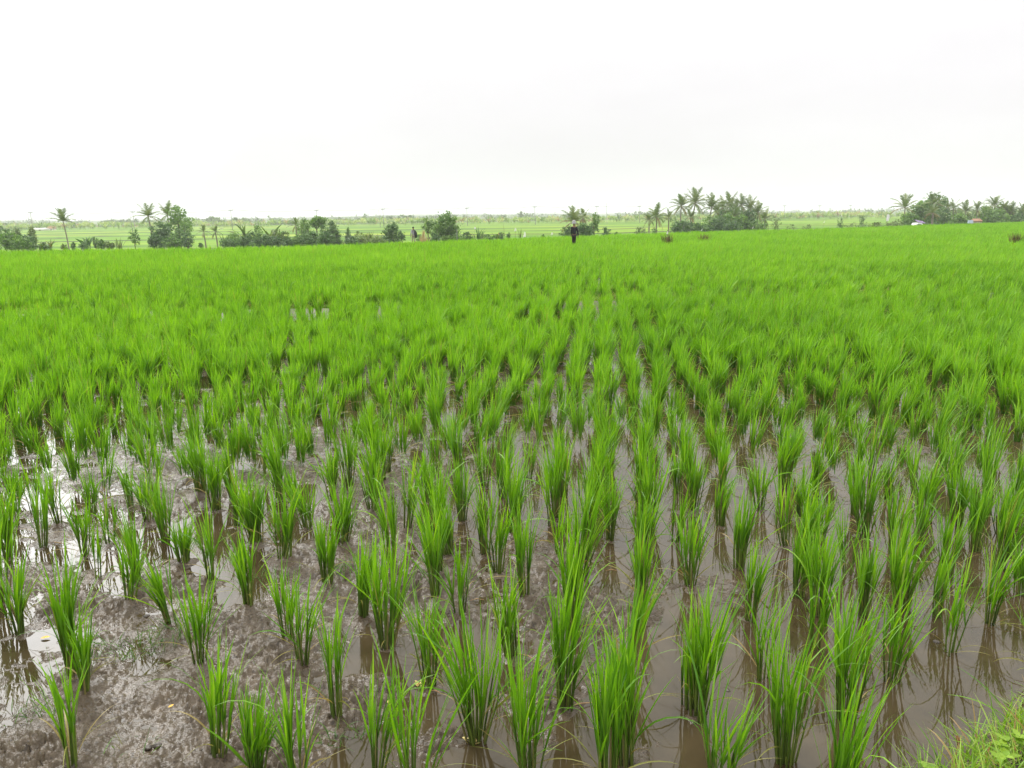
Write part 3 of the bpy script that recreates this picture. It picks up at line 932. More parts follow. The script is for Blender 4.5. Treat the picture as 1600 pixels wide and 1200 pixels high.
M_CLOD = plain('dark_wet_mud', (0.045, 0.033, 0.025), 0.35, 0.35, 80, 0.5, 0.6)
clod(928, 1054, 0.014, 'dark lump of mud beside the column of rice clumps')
clod(1137, 1079, 0.011, 'small dark clod on wet mud between two clumps in the water')
clod(1464, 1003, 0.013, 'dark clod at the waterline beside a pale footed clump')
clod(1350, 1126, 0.014, 'dark clod in water at the foot of a leaning clump')
clod(246, 1168, 0.014, 'round dark clod on the bare rough mud')
clod(232, 1172, 0.012, 'flat dark clod beside the round one on bare mud')
clod(310, 1180, 0.012, 'dark clod just beside the stocky lone rice clump')
clod(229, 964, 0.014, 'dark clod on mud below the fan shaped rice clump')


# ------------------------------------------------------------------ grassy bank in the near corner
def bank_h(x, y):
    # bank fills the corner beyond a line in the ground plane, curving round under the photographer
    A, B = at(1450, 1222), at(1622, 1100)
    d = B[:2] - A[:2]
    nrm = np.array([d[1], -d[0]]) / np.linalg.norm(d)
    s = (x - A[0]) * nrm[0] + (y - A[1]) * nrm[1]
    s2 = 1.45 - y + 0.06 * np.sin(x * 3)
    s = np.maximum(s, s2) + 0.03 * fbm(x * 4, y * 4, 2, 7)
    return np.where(s > -0.05, -0.05 + 0.24 * np.clip((s + 0.05) / 0.30, 0, 1) ** 0.7 + 0.02 * fbm(x * 9, y * 9, 2, 8), -0.05 + s * 0.3), s


xs = np.linspace(-4, 4.5, 240); ys = np.linspace(-4, 4.2, 240)
X, Y = np.meshgrid(xs, ys, indexing='ij')
H, S = bank_h(X, Y)
V = np.stack([X, Y, H], -1).reshape(-1, 3)
i = np.arange(239)[:, None] * 240 + np.arange(239)[None]
F = np.stack([i, i + 240, i + 241, i + 1], -1).reshape(-1, 4)
F = F[(S.reshape(-1)[F[:, 0]] > -0.12)]
tag(mesh_obj('grass_bank', V, F, plain('bank_soil', (0.07, 0.055, 0.035), 0.85, 0.4, 30, 0.3, 0.6)), kind='structure')
n = 30000
x = rng.uniform(0.7, 3.0, n); y = rng.uniform(1.2, 3.8, n)
h, s = bank_h(x, y)
k = (s > 0.0) & (rng.random(n) < np.clip(0.4 + s * 4, 0, 1))
x, y, h = x[k], y[k], h[k]
n = len(x)
G = Geo()
G.add(*blades(np.stack([x, y, h - 0.01], -1), rng.random(n) * 6.28, rng.uniform(0.05, 0.9, n), rng.uniform(0.2, 1.5, n), rng.uniform(0.04, 0.17, n) , rng.uniform(0.0022, 0.0058, n), 5, 1, 1.4, rng.normal(0, 0.6, n), 0.0, np.where(rng.random(n) < 0.12, rng.uniform(0.4, 1, n), 0)))
tag(G.build('bank_grass', M_GRASS), 'fine tangled grass covering the bank in the near corner', 'grass', kind='stuff')


def shoot(px, py, spec, label):
    c = at(px, py, 0.05)
    h, s = bank_h(c[0:1], c[1:2])
    B = Geo()
    sp_ = np.array(spec, float)
    m = len(sp_)
    B.add(*blades(np.zeros((m, 3)), sp_[:, 0], sp_[:, 1], sp_[:, 2], sp_[:, 3], sp_[:, 4], 8, 2, 1.2, 0.0, 0.0, None, rng, 0.5))
    tag(B.build('grass_shoot', M_RICE, None, True, (c[0], c[1], float(h[0]) - 0.01)), label, 'grass shoot')


shoot(1585, 1120, [(2.75, 0.55, 0.6, 0.24, 0.013), (2.95, 0.85, 0.75, 0.22, 0.010)], 'two long broad blades leaning from the bank over open water')
shoot(1530, 1180, [(2.6, 0.25, 0.3, 0.10, 0.010), (3.4, 0.5, 0.6, 0.08, 0.006)], 'stubby curled blade rising from the bank grass')
shoot(1475, 1225, [(2.7, 0.5, 0.9, 0.16, 0.007), (2.3, 0.4, 0.5, 0.16, 0.006), (3.6, 0.6, 0.7, 0.12, 0.005)], 'slim arching grass shoot at the lower end of the bank')


def red_sprout(px, py, label):
    c = at(px, py, 0.05)
    h, q = bank_h(c[0:1], c[1:2])
    B = Geo()
    g = np.random.default_rng(2)
    B.add(*tubes([[0, 0, 0]], [[0.004, 0.0, 0.085]], 0.0022, 0.0016, 5))
    m = 7
    B.add(*blades(np.tile([[0.004, 0, 0.08]], (m, 1)), g.random(m) * 6.28, g.uniform(0.1, 0.8, m), g.uniform(0.3, 0.9, m), np.full(m, 0.022), np.full(m, 0.008), 4, 2, 1.3, 0.0, 0.0, None, g))
    tag(B.build('red_sprout', M_RED, None, True, (c[0], c[1], max(0.0, float(h[0])) - 0.01)), label, 'weed')


M_RED = leaf_mat('red_sprout_leaf', [(0.20, 0.10, 0.05), (0.26, 0.14, 0.06), (0.32, 0.2, 0.09)], trans=0.25)
red_sprout(1491, 1196, 'reddish sprout standing at the edge of the bank grass')


def clover(px, py, n, label):
    c = at(px, py, 0.14)
    h, s = bank_h(c[0:1], c[1:2])
    g = np.random.default_rng(int(px))
    t = empty('broadleaf_weed', (c[0], c[1], float(h[0])))
    a = g.random(n) * 6.28
    r = 0.045 * np.sqrt(g.random(n))
    P = np.stack([r * np.cos(a), r * np.sin(a), g.uniform(0.05, 0.085, n)], -1)
    sgeo = Geo(); sgeo.add(*tubes(np.stack([r * 0.3 * np.cos(a), r * 0.3 * np.sin(a), np.full(n, -0.01)], -1), P, 0.0012, 0.0008, 4)); sgeo.build('stems', M_STEM, t)
    lgeo = Geo()
    for q in (0, 2.09, 4.19):
        lgeo.add(*blades(P, a + q, g.uniform(1.1, 1.5, n), g.uniform(0.1, 0.4, n), g.uniform(0.018, 0.028, n), g.uniform(0.017, 0.024, n), 6, 2, 1.2, 0.0, 0.0, None, g, 0.25))
    lgeo.build('leaves', M_CLOVER, t)
    tag(t, label, 'weed')


clover(1588, 1212, 9, 'bright yellow green broadleaf weed low in the bank grass')
clover(1468, 1232, 5, 'small bright broadleaf weed at the foot of the bank by water')
clover(1552, 1222, 6, 'low bright broadleaf weed between the two others on the bank')


# ------------------------------------------------------------------ trees
def place(px, D):
    d = ray(px, 338)
    x = d[0] / d[1] * D
    return np.array([x, D, float(terrain(np.array([x]), np.array([D]))[0])])


def crown_geo(g, lobes, n, leaf, squash=0.6):
    lobes = np.array(lobes, float)
    vol = np.prod(lobes[:, 3:6], 1) ** (2 / 3)
    which = g.choice(len(lobes), n, p=vol / vol.sum())
    v = g.normal(size=(n, 3)); v /= np.linalg.norm(v, axis=1, keepdims=True)
    rad = g.random(n) ** 0.45
    rad = rad * (1 + np.where(g.random(n) < 0.3, 0.34, 0.10) * g.normal(size=n))
    P = lobes[which, :3] + v * rad[:, None] * lobes[which, 3:6]
    # clumps: keep leaves near a set of random twig ends, leaving gaps between
    nor = v + 0.9 * g.normal(size=(n, 3)); nor /= np.linalg.norm(nor, axis=1, keepdims=True)
    h = g.normal(size=(n, 3))
    a = np.cross(nor, h); a /= np.linalg.norm(a, axis=1, keepdims=True)
    b = np.cross(nor, a)
    L = leaf * g.uniform(0.6, 1.4, n)[:, None]
    V = np.stack([P - a * L, P - b * L * squash, P + a * L * 1.1, P + b * L * squash], 1).reshape(-1, 3)
    F = np.arange(n * 4).reshape(-1, 4)
    T = np.zeros((n * 4, 3))
    lob_t = g.normal(0, 0.13, len(lobes))
    T[:, 0] = np.repeat(np.clip(0.5 + 1.4 * lob_t[which] + g.normal(0, 0.27, n), 0, 1), 4)
    return V, F, T


def broadleaf(px, D, top, wpx, label, cb=0.25, shape='round', mat=None, n=2200, leaf=None, name='broadleaf_tree', cat='tree', group=None, seed=0, sparse=1.0):
    g = np.random.default_rng(int(px * 13 + D + seed))
    b = place(px, D)
    topz = spot(px, top, D)[2]
    H = max(topz - b[2], 0.6)
    W = wpx * D / FPX
    rx = W / 2
    t = empty(name, b)
    lobes = []
    nl = 16 if W > 2 else 10
    c0, c1 = H * cb, H
    rx *= 1.18
    for k in range(nl):
        f = (k + 0.5) / nl
        if shape == 'cone':
            zc = c0 + (c1 - c0) * (0.08 + 0.82 * f); rr = rx * (1.10 - 0.95 * f)
        elif shape == 'flat':
            zc = c0 + (c1 - c0) * g.uniform(0.35, 0.8); rr = rx * g.uniform(0.7, 1.0)
        elif shape == 'tall':
            zc = c0 + (c1 - c0) * (0.06 + 0.84 * f); rr = rx * (0.75 + 0.3 * math.sin(f * 3))
        else:
            zc = c0 + (c1 - c0) * (0.12 + 0.74 * f); rr = rx * math.sqrt(max(0.2, 1 - ((zc - (c0 + c1) * 0.47) / ((c1 - c0) * 0.60)) ** 2))
        a = k * 2.4 + g.normal(0, 0.4)
        off = rr * g.uniform(0.35, 0.72)
        lr = rr * g.uniform(0.26, 0.42)
        lz = (c1 - c0) * (0.12 if shape != 'flat' else 0.16) * g.uniform(0.7, 1.4)
        zc = min(zc, c1 - lz * 0.8)
        lobes.append((math.cos(a) * off, math.sin(a) * off, zc, lr, lr, lz))
    lobes.append((0, 0, c0 + (c1 - c0) * 0.45, rx * 0.55, rx * 0.55, (c1 - c0) * 0.40))
    lobes.append((rx * g.uniform(-.25, .25), 0, c1 - (c1 - c0) * 0.13, rx * 0.30, rx * 0.30, (c1 - c0) * 0.14))
    leaf = leaf or max(0.08, min(0.24, W * 0.046)) * (1.0 if D < 300 else 2.0)
    G = Geo(); G.add(*crown_geo(g, lobes, int(n * sparse * (0.75 if cat == 'tree' else 1.0)), leaf)); 
    G.build('crown' if cat == 'tree' else 'foliage', mat or M_BROAD, t)
    tg = Geo()
    tr = max(0.05, 0.022 * H + 0.02)
    p0 = np.array([0, 0, -0.4]); p1 = np.array([g.normal(0, 0.03) * H, g.normal(0, 0.03) * H, H * max(cb, 0.2) * 0.9]); p2 = np.array([p1[0] * 1.5, p1[1] * 1.5, H * 0.8])
    tg.add(*tubes([p0, p1], [p1, p2], [tr, tr * 0.7], [tr * 0.7, tr * 0.15], 7))
    for lb in lobes[:6]:
        e = np.array(lb[:3])
        tg.add(*tubes([p1 + (p2 - p1) * 0.25], [e], [tr * 0.42], [tr * 0.08], 5))
    tg.build('trunk' if cat == 'tree' else 'stem', M_BARK, t)
    tag(t, label, cat, group)
    return t


def palm_crown(g, c, FL, nf=20, lo=-0.7, up=1.45, droop=1.0, dryn=2):
    """coconut fronds: a drooping rachis with two rows of leaflets"""
    G = Geo()
    for i in range(nf):
        az = i * 2.399 + g.normal(0, 0.2)
        el = lo + (up - lo) * ((i + 0.5) / nf) ** 0.8 + g.normal(0, 0.08)
        L = FL * g.uniform(0.85, 1.12)
        ns = 8
        dry = 1.0 if (i < dryn) else 0.0
        rnd = np.clip(g.normal(0.5, 0.2), 0, 1)
        pts = [np.array(c, float)]
        e = el
        for q in range(ns):
            d = np.array([math.cos(e) * math.cos(az), math.cos(e) * math.sin(az), math.sin(e)])
            pts.append(pts[-1] + d * L / ns)
            e -= droop * (0.05 + 0.17 * (q / ns)) * (1.0 if el < 1.1 else 0.55)
        pts = np.array(pts)
        V, F, T = tubes(pts[:-1], pts[1:], np.linspace(0.035, 0.012, ns) * FL / 3, np.linspace(0.03, 0.008, ns) * FL / 3, 4)
        T[:, 0] = rnd; T[:, 2] = 0.4 + 0.6 * dry
        G.add(V, F, T)
        m = 15
        f = np.linspace(0.12, 0.99, m)
        idx = np.clip((f * ns).astype(int), 0, ns - 1)
        fr = f * ns - idx
        B = pts[idx] + (pts[idx + 1] - pts[idx]) * fr[:, None]
        tan = pts[idx + 1] - pts[idx]; tan /= np.linalg.norm(tan, axis=1, keepdims=True)
        side = np.cross(tan, np.array([0, 0, 1.0])) + 1e-6; side /= np.linalg.norm(side, axis=1, keepdims=True)
        upv = np.cross(side, tan)
        ll = FL * 0.25 * np.sin(np.pi * np.clip(f * 0.9 + 0.1, 0, 1)) ** 0.6 + 0.05
        for sgn in (-1, 1):
            dv = side * sgn * 0.62 + tan * 0.85 - np.array([0, 0, 1.0]) * 0.30 + upv * 0.18 + 0.08 * g.normal(size=(m, 3))
            dv /= np.linalg.norm(dv, axis=1, keepdims=True)
            w = tan * (FL * 0.032)
            tip = B + dv * ll[:, None] - np.array([0, 0, 1.0]) * (ll * 0.18)[:, None]
            V = np.stack([B - w, B + w, tip + w * 0.35, tip - w * 0.35], 1).reshape(-1, 3)
            T = np.zeros((m * 4, 3)); T[:, 0] = np.clip(rnd + np.repeat(g.normal(0, 0.12, m), 4), 0, 1); T[:, 1] = 0.7; T[:, 2] = dry * 0.55
            G.add(V, np.arange(m * 4).reshape(-1, 4), T)
    return G


def palm(px, D, cy, top, label, lean=0.0, basepx=None, nf=20, lo=-0.7, dryn=2, up=1.45, fl=None, name='coconut_palm', group='coconut palms beyond the paddy', thick=1.0):
    g = np.random.default_rng(int(px * 17 + D))
    b = place(basepx if basepx is not None else px, D)
    c = spot(px, cy, D)
    FL = fl or max(1.2, (cy - top) * D / FPX * (1.45 if 'grove' in label else 1.2))
    t = empty(name, b)
    cl = c - b
    h = cl[2]
    n = 7
    path = [np.array([cl[0] * (k / n) ** 1.6, 0, -0.4 + (h + 0.4) * k / n]) for k in range(n + 1)]
    r0 = (0.10 + 0.008 * max(h, 1)) * thick
    rad = [r0 * (1.35 if k == 0 else 1.0 - 0.35 * k / n) for k in range(n + 1)]
    V, q, tr = lathe(path, rad, 8)
    mesh_obj('trunk', V, [q, tr], M_PALMBARK, t)
    palm_crown(g, (cl[0], 0, h), FL, nf, lo, up, 1.0, dryn).build('crown', M_PALM, t, smooth=False)
    tag(t, label, 'palm tree', group)


def broadplant(px, D, top, wpx, label, n=10, mat=None, name='banana_plant', cat='banana plant', wide=0.22, spiky=False, group=None):
    g = np.random.default_rng(int(px * 19 + D))
    b = place(px, D)
    H = max(spot(px, top, D)[2] - b[2], 0.5)
    W = wpx * D / FPX
    t = empty(name, b)
    hb = H * (0.12 if spiky else 0.4)
    G = Geo()
    P = np.stack([g.normal(0, W * 0.10, n), g.normal(0, W * 0.10, n), np.full(n, hb) * g.uniform(0.4, 1, n)], -1)
    L = (H - hb) * g.uniform(0.85, 1.25, n)
    if spiky:
        G.add(*blades(P, g.random(n) * 6.28, g.uniform(0.05, 0.6, n), g.uniform(0.2, 0.9, n), L, L * 0.05 + 0.03, 5, 1, 1.4, g.normal(0, 0.5, n), 0.0, np.where(g.random(n) < 0.12, 0.8, 0), g))
    else:
        G.add(*blades(P, g.random(n) * 6.28, g.uniform(0.1, 0.6, n), g.uniform(0.5, 1.6, n), L * 1.15, L * wide, 6, 2, 1.3, g.normal(0, 0.4, n), 0.0, np.where(g.random(n) < 0.10, 0.9, 0), g))
    G.build('leaves', mat or M_BANANA, t)
    sgeo = Geo(); sgeo.add(*tubes(np.stack([P[:, 0] * 0.7, P[:, 1] * 0.7, np.full(n, -0.3)], -1)[:4], P[:4], 0.03 + 0.02 * H, 0.02 + 0.01 * H, 6)); sgeo.build('stem', M_STEM, t)
    tag(t, label, cat, group)


def shrub(px, D, top, wpx, label, mat=None, n=1100, cb=0.02, shape='round', sparse=1.0):
    broadleaf(px, D, top, wpx * 1.2, label, cb, shape, mat or M_DARK, n, None, 'shrub', 'shrub', 'shrubs along the far side of the paddy', 3, sparse)


# --- left stretch
shrub(2, 92, 352, 26, 'dark rounded shrub farthest out before the lone palm')
shrub(21, 96, 357, 22, 'pale green bush between two dark shrubs', M_PALE)
shrub(38, 90, 366, 30, 'wide low dark shrub in front of the paired poles')
shrub(46, 99, 353, 16, 'light feathery bush standing before the paired utility poles', M_PALE)
broadplant(57, 88, 376, 15, 'low banana plant next to the wide dark shrub', 11)
broadplant(74, 88, 374, 15, 'low banana plant between the shrub and the lone palm', 12)
shrub(94, 95, 381, 9, 'tiny bush at the foot of the lone palm', M_PALE, 300)
shrub(109, 95, 378, 7, 'small dark bush just past the lone palm', M_DARK, 300)
palm(98.5, 105, 345.5, 327, 'lone tall palm with slim trunk standing apart in the terraces', basepx=102, nf=13, lo=-0.15, dryn=0, up=1.5, thick=0.75)
broadplant(132, 98, 366, 20, 'upright large leaved plant beside a round bush', 12, M_DARK)
shrub(145, 99, 370, 9, 'small upright bush between the large leaved plant and round bush', M_DARK, 400)
shrub(153, 94, 373, 13, 'round green bush with clear edge', M_BROAD, 700)
shrub(166, 94, 377, 14, 'low wide bush beside the spiky rosette', M_PALE, 500)
broadplant(182, 94, 373, 18, 'spiky rosette plant with stiff splayed leaves', 26, M_PALE, 'spiky_plant', 'plant', spiky=True)
broadleaf(207, 102, 357, 20, 'small airy tree standing alone near the two palms', 0.2, 'round', M_BROAD, 900, sparse=0.9)
palm(231.5, 118, 338, 319.5, 'tall palm with open crown next to the leafy tree group', basepx=236, nf=15, lo=-0.45, dryn=1)
palm(262, 122, 336, 317.5, 'tall palm rising out of the leafy tree group', basepx=262, nf=14, lo=-0.4, dryn=0)
broadleaf(279, 118, 320, 42, 'tall broad tree with tangled crown beside the palms', 0.32, 'round', M_BROAD, 2600, sparse=0.5)
broadleaf(290, 112, 340, 22, 'leaning tree at the open edge of the palm group', 0.35, 'round', M_BROAD, 1300, sparse=0.6)
broadleaf(251, 110, 344, 38, 'dense lower tree below the two tall palms', 0.06, 'round', M_DARK, 2400, sparse=0.6)
broadleaf(277, 108, 356, 34, 'bushy dark tree beneath the tangled crown', 0.03, 'round', M_DARK, 2000, sparse=0.6)
shrub(310, 104, 379, 8, 'tiny shrub just clear of the palm group', M_DARK, 250)
palm(318, 118, 362, 352, 'small slim palm first past the palm group', nf=13, lo=-0.9, dryn=2)
palm(336.5, 116, 362, 350.5, 'small palm with upright crown before the terraces', nf=13, lo=-0.9, dryn=2)
broadplant(347, 102, 366, 12, 'narrow spiky plant beside the small upright palm', 18, M_DARK, 'spiky_plant', 'plant', spiky=True)
shrub(366, 102, 364, 20, 'green bush with an arching dry branch', M_BROAD, 1000)
broadplant(379, 108, 348, 20, 'tall loose banana plant with hanging leaves', 9, M_PALE, wide=0.16)
broadleaf(390, 104, 362, 20, 'dark bushy growth between the loose banana and narrow tree', 0.03, 'round', M_DARK, 1100, name='shrub', cat='shrub')
broadleaf(401, 106, 350, 17, 'narrow upright dense tree like a column', 0.05, 'tall', M_BROAD, 1300)
broadplant(420, 106, 352, 13, 'tall thin plant with drooping leaves past the narrow tree', 10, M_BANANA)
broadleaf(413, 102, 366, 20, 'low dark bush under the thin drooping plant', 0.02, 'round', M_DARK, 1000, name='shrub', cat='shrub')
shrub(434, 104, 357, 26, 'pale airy bush in front of the terraces', M_PALE, 900, sparse=0.8)
shrub(447, 98, 372, 20, 'low very dark round shrub at the field edge', M_DARK, 900)
palm(462, 112, 352, 341, 'slim palm with small crown among the bushes', nf=13, lo=-0.9, dryn=2)
broadleaf(478, 112, 340, 22, 'leafy tree behind the slim palm', 0.35, 'round', M_BROAD, 1300)
broadleaf(496, 108, 337.5, 36, 'flat topped umbrella shaped tree with a bare trunk', 0.52, 'flat', M_BROAD, 1500)
shrub(486, 99, 361, 30, 'dark shrub mass under the umbrella shaped tree', M_DARK, 1400)
broadleaf(520, 104, 344, 30, 'large dense cone shaped tree next to the umbrella tree', 0.02, 'cone', M_DARK, 2300)
broadleaf(542, 103, 355.5, 17, 'small cone shaped tree beside the large cone tree', 0.02, 'cone', M_DARK, 1100)
shrub(558, 102, 359, 14, 'thin twiggy shrub past the small cone tree', M_PALE, 500, sparse=0.8)
broadplant(574, 101, 362, 20, 'wispy tall grass clump among the roadside bushes', 60, M_PALE, 'tall_grass_clump', 'grass clump', spiky=True)
shrub(567, 98, 371, 26, 'low spreading bush below the wispy grass clump', M_PALE, 800)
broadplant(590, 99, 366, 22, 'pale dry grass clump before the dark round tree', 60, M_PALE, 'tall_grass_clump', 'grass clump', spiky=True)
broadleaf(612, 98, 347.5, 31, 'dark dome shaped tree standing alone near the walker', 0.02, 'round', M_DARK, 2400)
broadleaf(627, 95, 359, 12, 'little tree with open branches beside the dark dome tree', 0.25, 'round', M_DARK, 400)
broadleaf(669, 100, 337.5, 22, 'forked green tree behind the dry straw clump', 0.3, 'round', M_BROAD, 1300)
broadleaf(698, 98, 331.5, 37, 'biggest leafy tree of the middle with ragged full crown', 0.02, 'tall', M_BROAD, 3400)
shrub(676, 94, 362, 16, 'dark low shrub between the forked and biggest leafy tree', M_DARK, 600)
shrub(731, 100, 362, 17, 'dark low shrub past the thin white post', M_DARK, 800)
broadplant(747, 100, 354, 15, 'spiky dark plant with one tall shoot', 24, M_DARK, 'spiky_plant', 'plant', spiky=True)
shrub(758, 98, 366, 18, 'low scrubby bush beside the spiky shoot', M_PALE, 500)
broadplant(775, 99, 359, 18, 'leafy banana plant last before the open terrace gap', 12)
shrub(783, 98, 361, 8, 'small dark bush next to the leafy banana plant', M_DARK, 300)
shrub(794, 94, 363, 7, 'tiny round bush alone at the gap', M_DARK, 250)
broadplant(813, 92, 359, 10, 'sparse thin plant between two white rags', 10, M_PALE, 'spiky_plant', 'plant', spiky=True)
shrub(849, 90, 366, 6, 'very small bush at the edge of the open terrace', M_DARK, 200)
broadleaf(470, 110, 346, 18, 'rounded leafy tree filling between slim palm and its neighbour', 0.05, 'round', M_BROAD, 1300)
broadleaf(508, 103, 349, 24, 'rounded dark tree between the umbrella and cone trees', 0.03, 'round', M_DARK, 1500)
broadleaf(441, 104, 360, 22, 'rounded bushy small tree before the slim palm', 0.03, 'round', M_BROAD, 1100)
broadleaf(358, 103, 364, 20, 'rounded bushy small tree past the narrow spiky plant', 0.03, 'round', M_BROAD, 1000)
broadleaf(682, 97, 344, 20, 'rounded tree joining the forked and biggest leafy trees', 0.03, 'round', M_BROAD, 1300)
shrub(10, 86, 362, 30, 'leafy bush bulging at the near side of the wide dark shrub', M_BROAD, 1300)
shrub(30, 84, 371, 26, 'low green bush at the foot of the wide dark shrub', M_BROAD, 1000)
shrub(65, 92, 379, 18, 'low dark bush among the low banana plants', M_DARK, 600)
shrub(125, 94, 378, 16, 'low bush under the upright large leaved plant', M_DARK, 500)
shrub(240, 104, 366, 24, 'bush filling the foot of the open crowned palm', M_DARK, 1300)
shrub(264, 103, 370, 26, 'low bush before the dense lower tree', M_BROAD, 1300)
shrub(290, 103, 364, 18, 'bush under the leaning tree', M_DARK, 1000)
shrub(356, 99, 373, 26, 'low bush before the arching dry branch', M_DARK, 1000)
shrub(382, 100, 368, 24, 'dark bush hiding the foot of the loose banana plant', M_DARK, 1200)
shrub(404, 98, 370, 26, 'low dark bush before the narrow upright tree', M_DARK, 1200)
shrub(424, 98, 369, 24, 'low dark bush before the pale airy bush', M_DARK, 1100)
shrub(462, 98, 368, 22, 'bush at the foot of the slim palm', M_BROAD, 1000)
shrub(478, 97, 365, 22, 'bush between the slim palm and the umbrella tree', M_DARK, 1100)
shrub(506, 96, 362, 26, 'dark bush joining the umbrella tree and the cone tree', M_DARK, 1300)
shrub(548, 96, 369, 22, 'low bush at the foot of the small cone tree', M_DARK, 800)
shrub(585, 95, 372, 28, 'low pale bush below the pale dry grass clump', M_PALE, 800)
shrub(655, 92, 366, 14, 'small green bush behind the dry straw clump', M_BROAD, 600)
shrub(715, 93, 365, 18, 'green bush at the outer foot of the biggest leafy tree', M_BROAD, 700)
shrub(764, 93, 366, 18, 'low scrub before the leafy banana plant', M_BROAD, 600)
# --- middle group around the walker
palm(897, 96, 346, 324.5, 'stemless young palm with fronds bursting above the walker', nf=18, lo=-0.55, dryn=6)
palm(911, 98, 340, 328, 'young palm close beside the palm over the walker', nf=16, lo=-0.9, dryn=3)
shrub(887, 93, 352, 19, 'dark shrub behind the walker at the young palms', M_DARK, 1000)
shrub(913, 92, 348, 28, 'broad dark shrub under the two young palms', M_DARK, 1500)
broadleaf(930, 95, 331.5, 15, 'slender tree with tall ragged crown by the young palms', 0.28, 'tall', M_BROAD, 1000)
shrub(948, 95, 354.5, 15, 'dark shrub below the bare leaning branch', M_DARK, 700)
shrub(963, 92, 362, 6, 'tiny bush on the edge past the bare branch', M_DARK, 200)
# --- palms of the centre right
shrub(1001, 112, 354, 18, 'twiggy brownish shrub before the two small palms', M_PALE, 700)
shrub(1023, 112, 355, 9, 'small round shrub under the two small palms', M_DARK, 350)
palm(1014.5, 125, 343, 330.5, 'short dark palm beside a taller young palm', nf=15, lo=-0.9, dryn=2)
palm(1026, 128, 339, 320, 'young palm with upright plume and hanging skirt', nf=17, lo=-0.9, dryn=3)
palm(1045, 128, 340, 329.5, 'small palm with thin dark trunk beside the shrubs', nf=13, lo=-0.8, dryn=1)
broadleaf(1054, 122, 338, 17, 'slim leafy tree beside the thin dark palm', 0.05, 'tall', M_DARK, 1000)
palm(1064.5, 135, 322, 304.5, 'second tallest coconut palm with pale straight trunk', basepx=1063, nf=22, lo=-0.85, dryn=3)
palm(1086.5, 138, 317.5, 297, 'tallest coconut palm, trunk leaning in from its base', basepx=1079, nf=21, lo=-0.75, dryn=1)
palm(1079, 130, 340, 328, 'short palm tucked beneath the two tallest palms', nf=15, lo=-0.9, dryn=4)
shrub(1068, 118, 344, 30, 'rounded dark shrub under the two tallest palms', M_DARK, 1700)
shrub(1095, 116, 346.5, 28, 'dark shrub between the tallest palms and the palm grove', M_DARK, 1400)
palm(1112, 138, 324, 309, 'coconut palm at the open side of the palm grove', basepx=1106, nf=17, lo=-0.5, dryn=1)
palm(1129, 142, 325, 312, 'grove palm with dense crown second from the open side', nf=20, lo=-0.9, dryn=3)
palm(1140, 145, 323, 307, 'grove palm with the highest ragged crown', nf=22, lo=-0.95, dryn=3)
palm(1159, 146, 321, 308, 'grove palm with a tight upright plume', nf=20, lo=-0.9, dryn=3)
palm(1172, 144, 327, 313, 'grove palm just after the upright plume', nf=20, lo=-0.95, dryn=3)
palm(1184, 142, 333, 320, 'lower grove palm with arching fronds', nf=20, lo=-0.95, dryn=3)
palm(1195, 138, 342, 329.5, 'lowest palm closing the grove beside open terraces', nf=18, lo=-1.0, dryn=2)
palm(1148, 136, 338, 325, 'short palm in the shaded heart of the grove', nf=18, lo=-1.0, dryn=5)
shrub(1122, 126, 337, 26, 'dark shrub at the open side of the palm grove', M_DARK, 1400)
shrub(1145, 124, 344, 28, 'dark shrub in the heart of the palm grove', M_DARK, 1300)
shrub(1172, 130, 345, 18, 'brown green shrub under the later grove palms', M_BROAD, 700)
broadleaf(1214, 118, 336, 14, 'thin pale tree with see-through crown after the grove', 0.25, 'round', M_PALE, 420)
shrub(1108, 128, 334, 20, 'leafy bush among trunks at the open side of the grove', M_BROAD, 1000)
shrub(1134, 130, 332, 30, 'leafy bush filling the grove under its highest crown', M_BROAD, 1600)
shrub(1160, 130, 335, 30, 'leafy bush filling the grove under the upright plume', M_BROAD, 1600)
shrub(1186, 128, 343, 24, 'bush at the low end of the palm grove', M_BROAD, 1000)
palm(1150, 148, 327, 315, 'grove palm squeezed behind the upright plume', nf=18, lo=-0.9, dryn=2)
palm(1121, 146, 330, 319, 'grove palm squeezed behind the dense crowned one', nf=18, lo=-0.9, dryn=2)
# --- right stretch
shrub(1314, 125, 340, 11, 'small round dark bush alone on the pale terraces', M_DARK, 600)
broadleaf(1347, 125, 335, 13, 'small upright bushy tree alone on the pale terraces', 0.03, 'tall', M_DARK, 800)
shrub(1368, 122, 346, 22, 'low weedy bush near the tall white banner', M_PALE, 600)
shrub(1395, 120, 345, 22, 'low weedy bush between white banner and the big grove', M_PALE, 600)
palm(1414, 150, 325, 308, 'palm with dark plume marking the start of the big grove', nf=14, lo=-0.4, dryn=2)
broadleaf(1436, 152, 313, 36, 'broad leafy tree beside the dark plumed palm', 0.05, 'round', M_BROAD, 2600)
broadleaf(1460, 155, 300.5, 40, 'tallest leafy tree of the big grove', 0.15, 'round', M_BROAD, 3000)
palm(1459, 150, 318, 303, 'palm buried in the tallest leafy tree', nf=14, lo=-0.3, dryn=1)
palm(1457, 142, 333, 322, 'low palm with one yellow dry frond in the grove shade', nf=14, lo=-0.7, dryn=5)
broadleaf(1475, 146, 323, 32, 'dark shaded tree under the tallest leafy tree', 0.03, 'round', M_DARK, 2000)
palm(1481, 152, 325, 314, 'thin palm after the tallest leafy tree', nf=15, lo=-0.8, dryn=2)
palm(1490, 155, 326, 312, 'palm with paired upright fronds after the thin palm', nf=15, lo=-0.8, dryn=2)
palm(1508.5, 150, 330, 316, 'palm with pale straight trunk standing over the blue sheet', nf=17, lo=-0.8, dryn=2)
palm(1527, 152, 327, 315, 'palm rising over the orange roofed hut', nf=17, lo=-0.8, dryn=2)
shrub(1497, 142, 334, 30, 'dull dark shrub under the thin palms', M_BROAD, 1300)
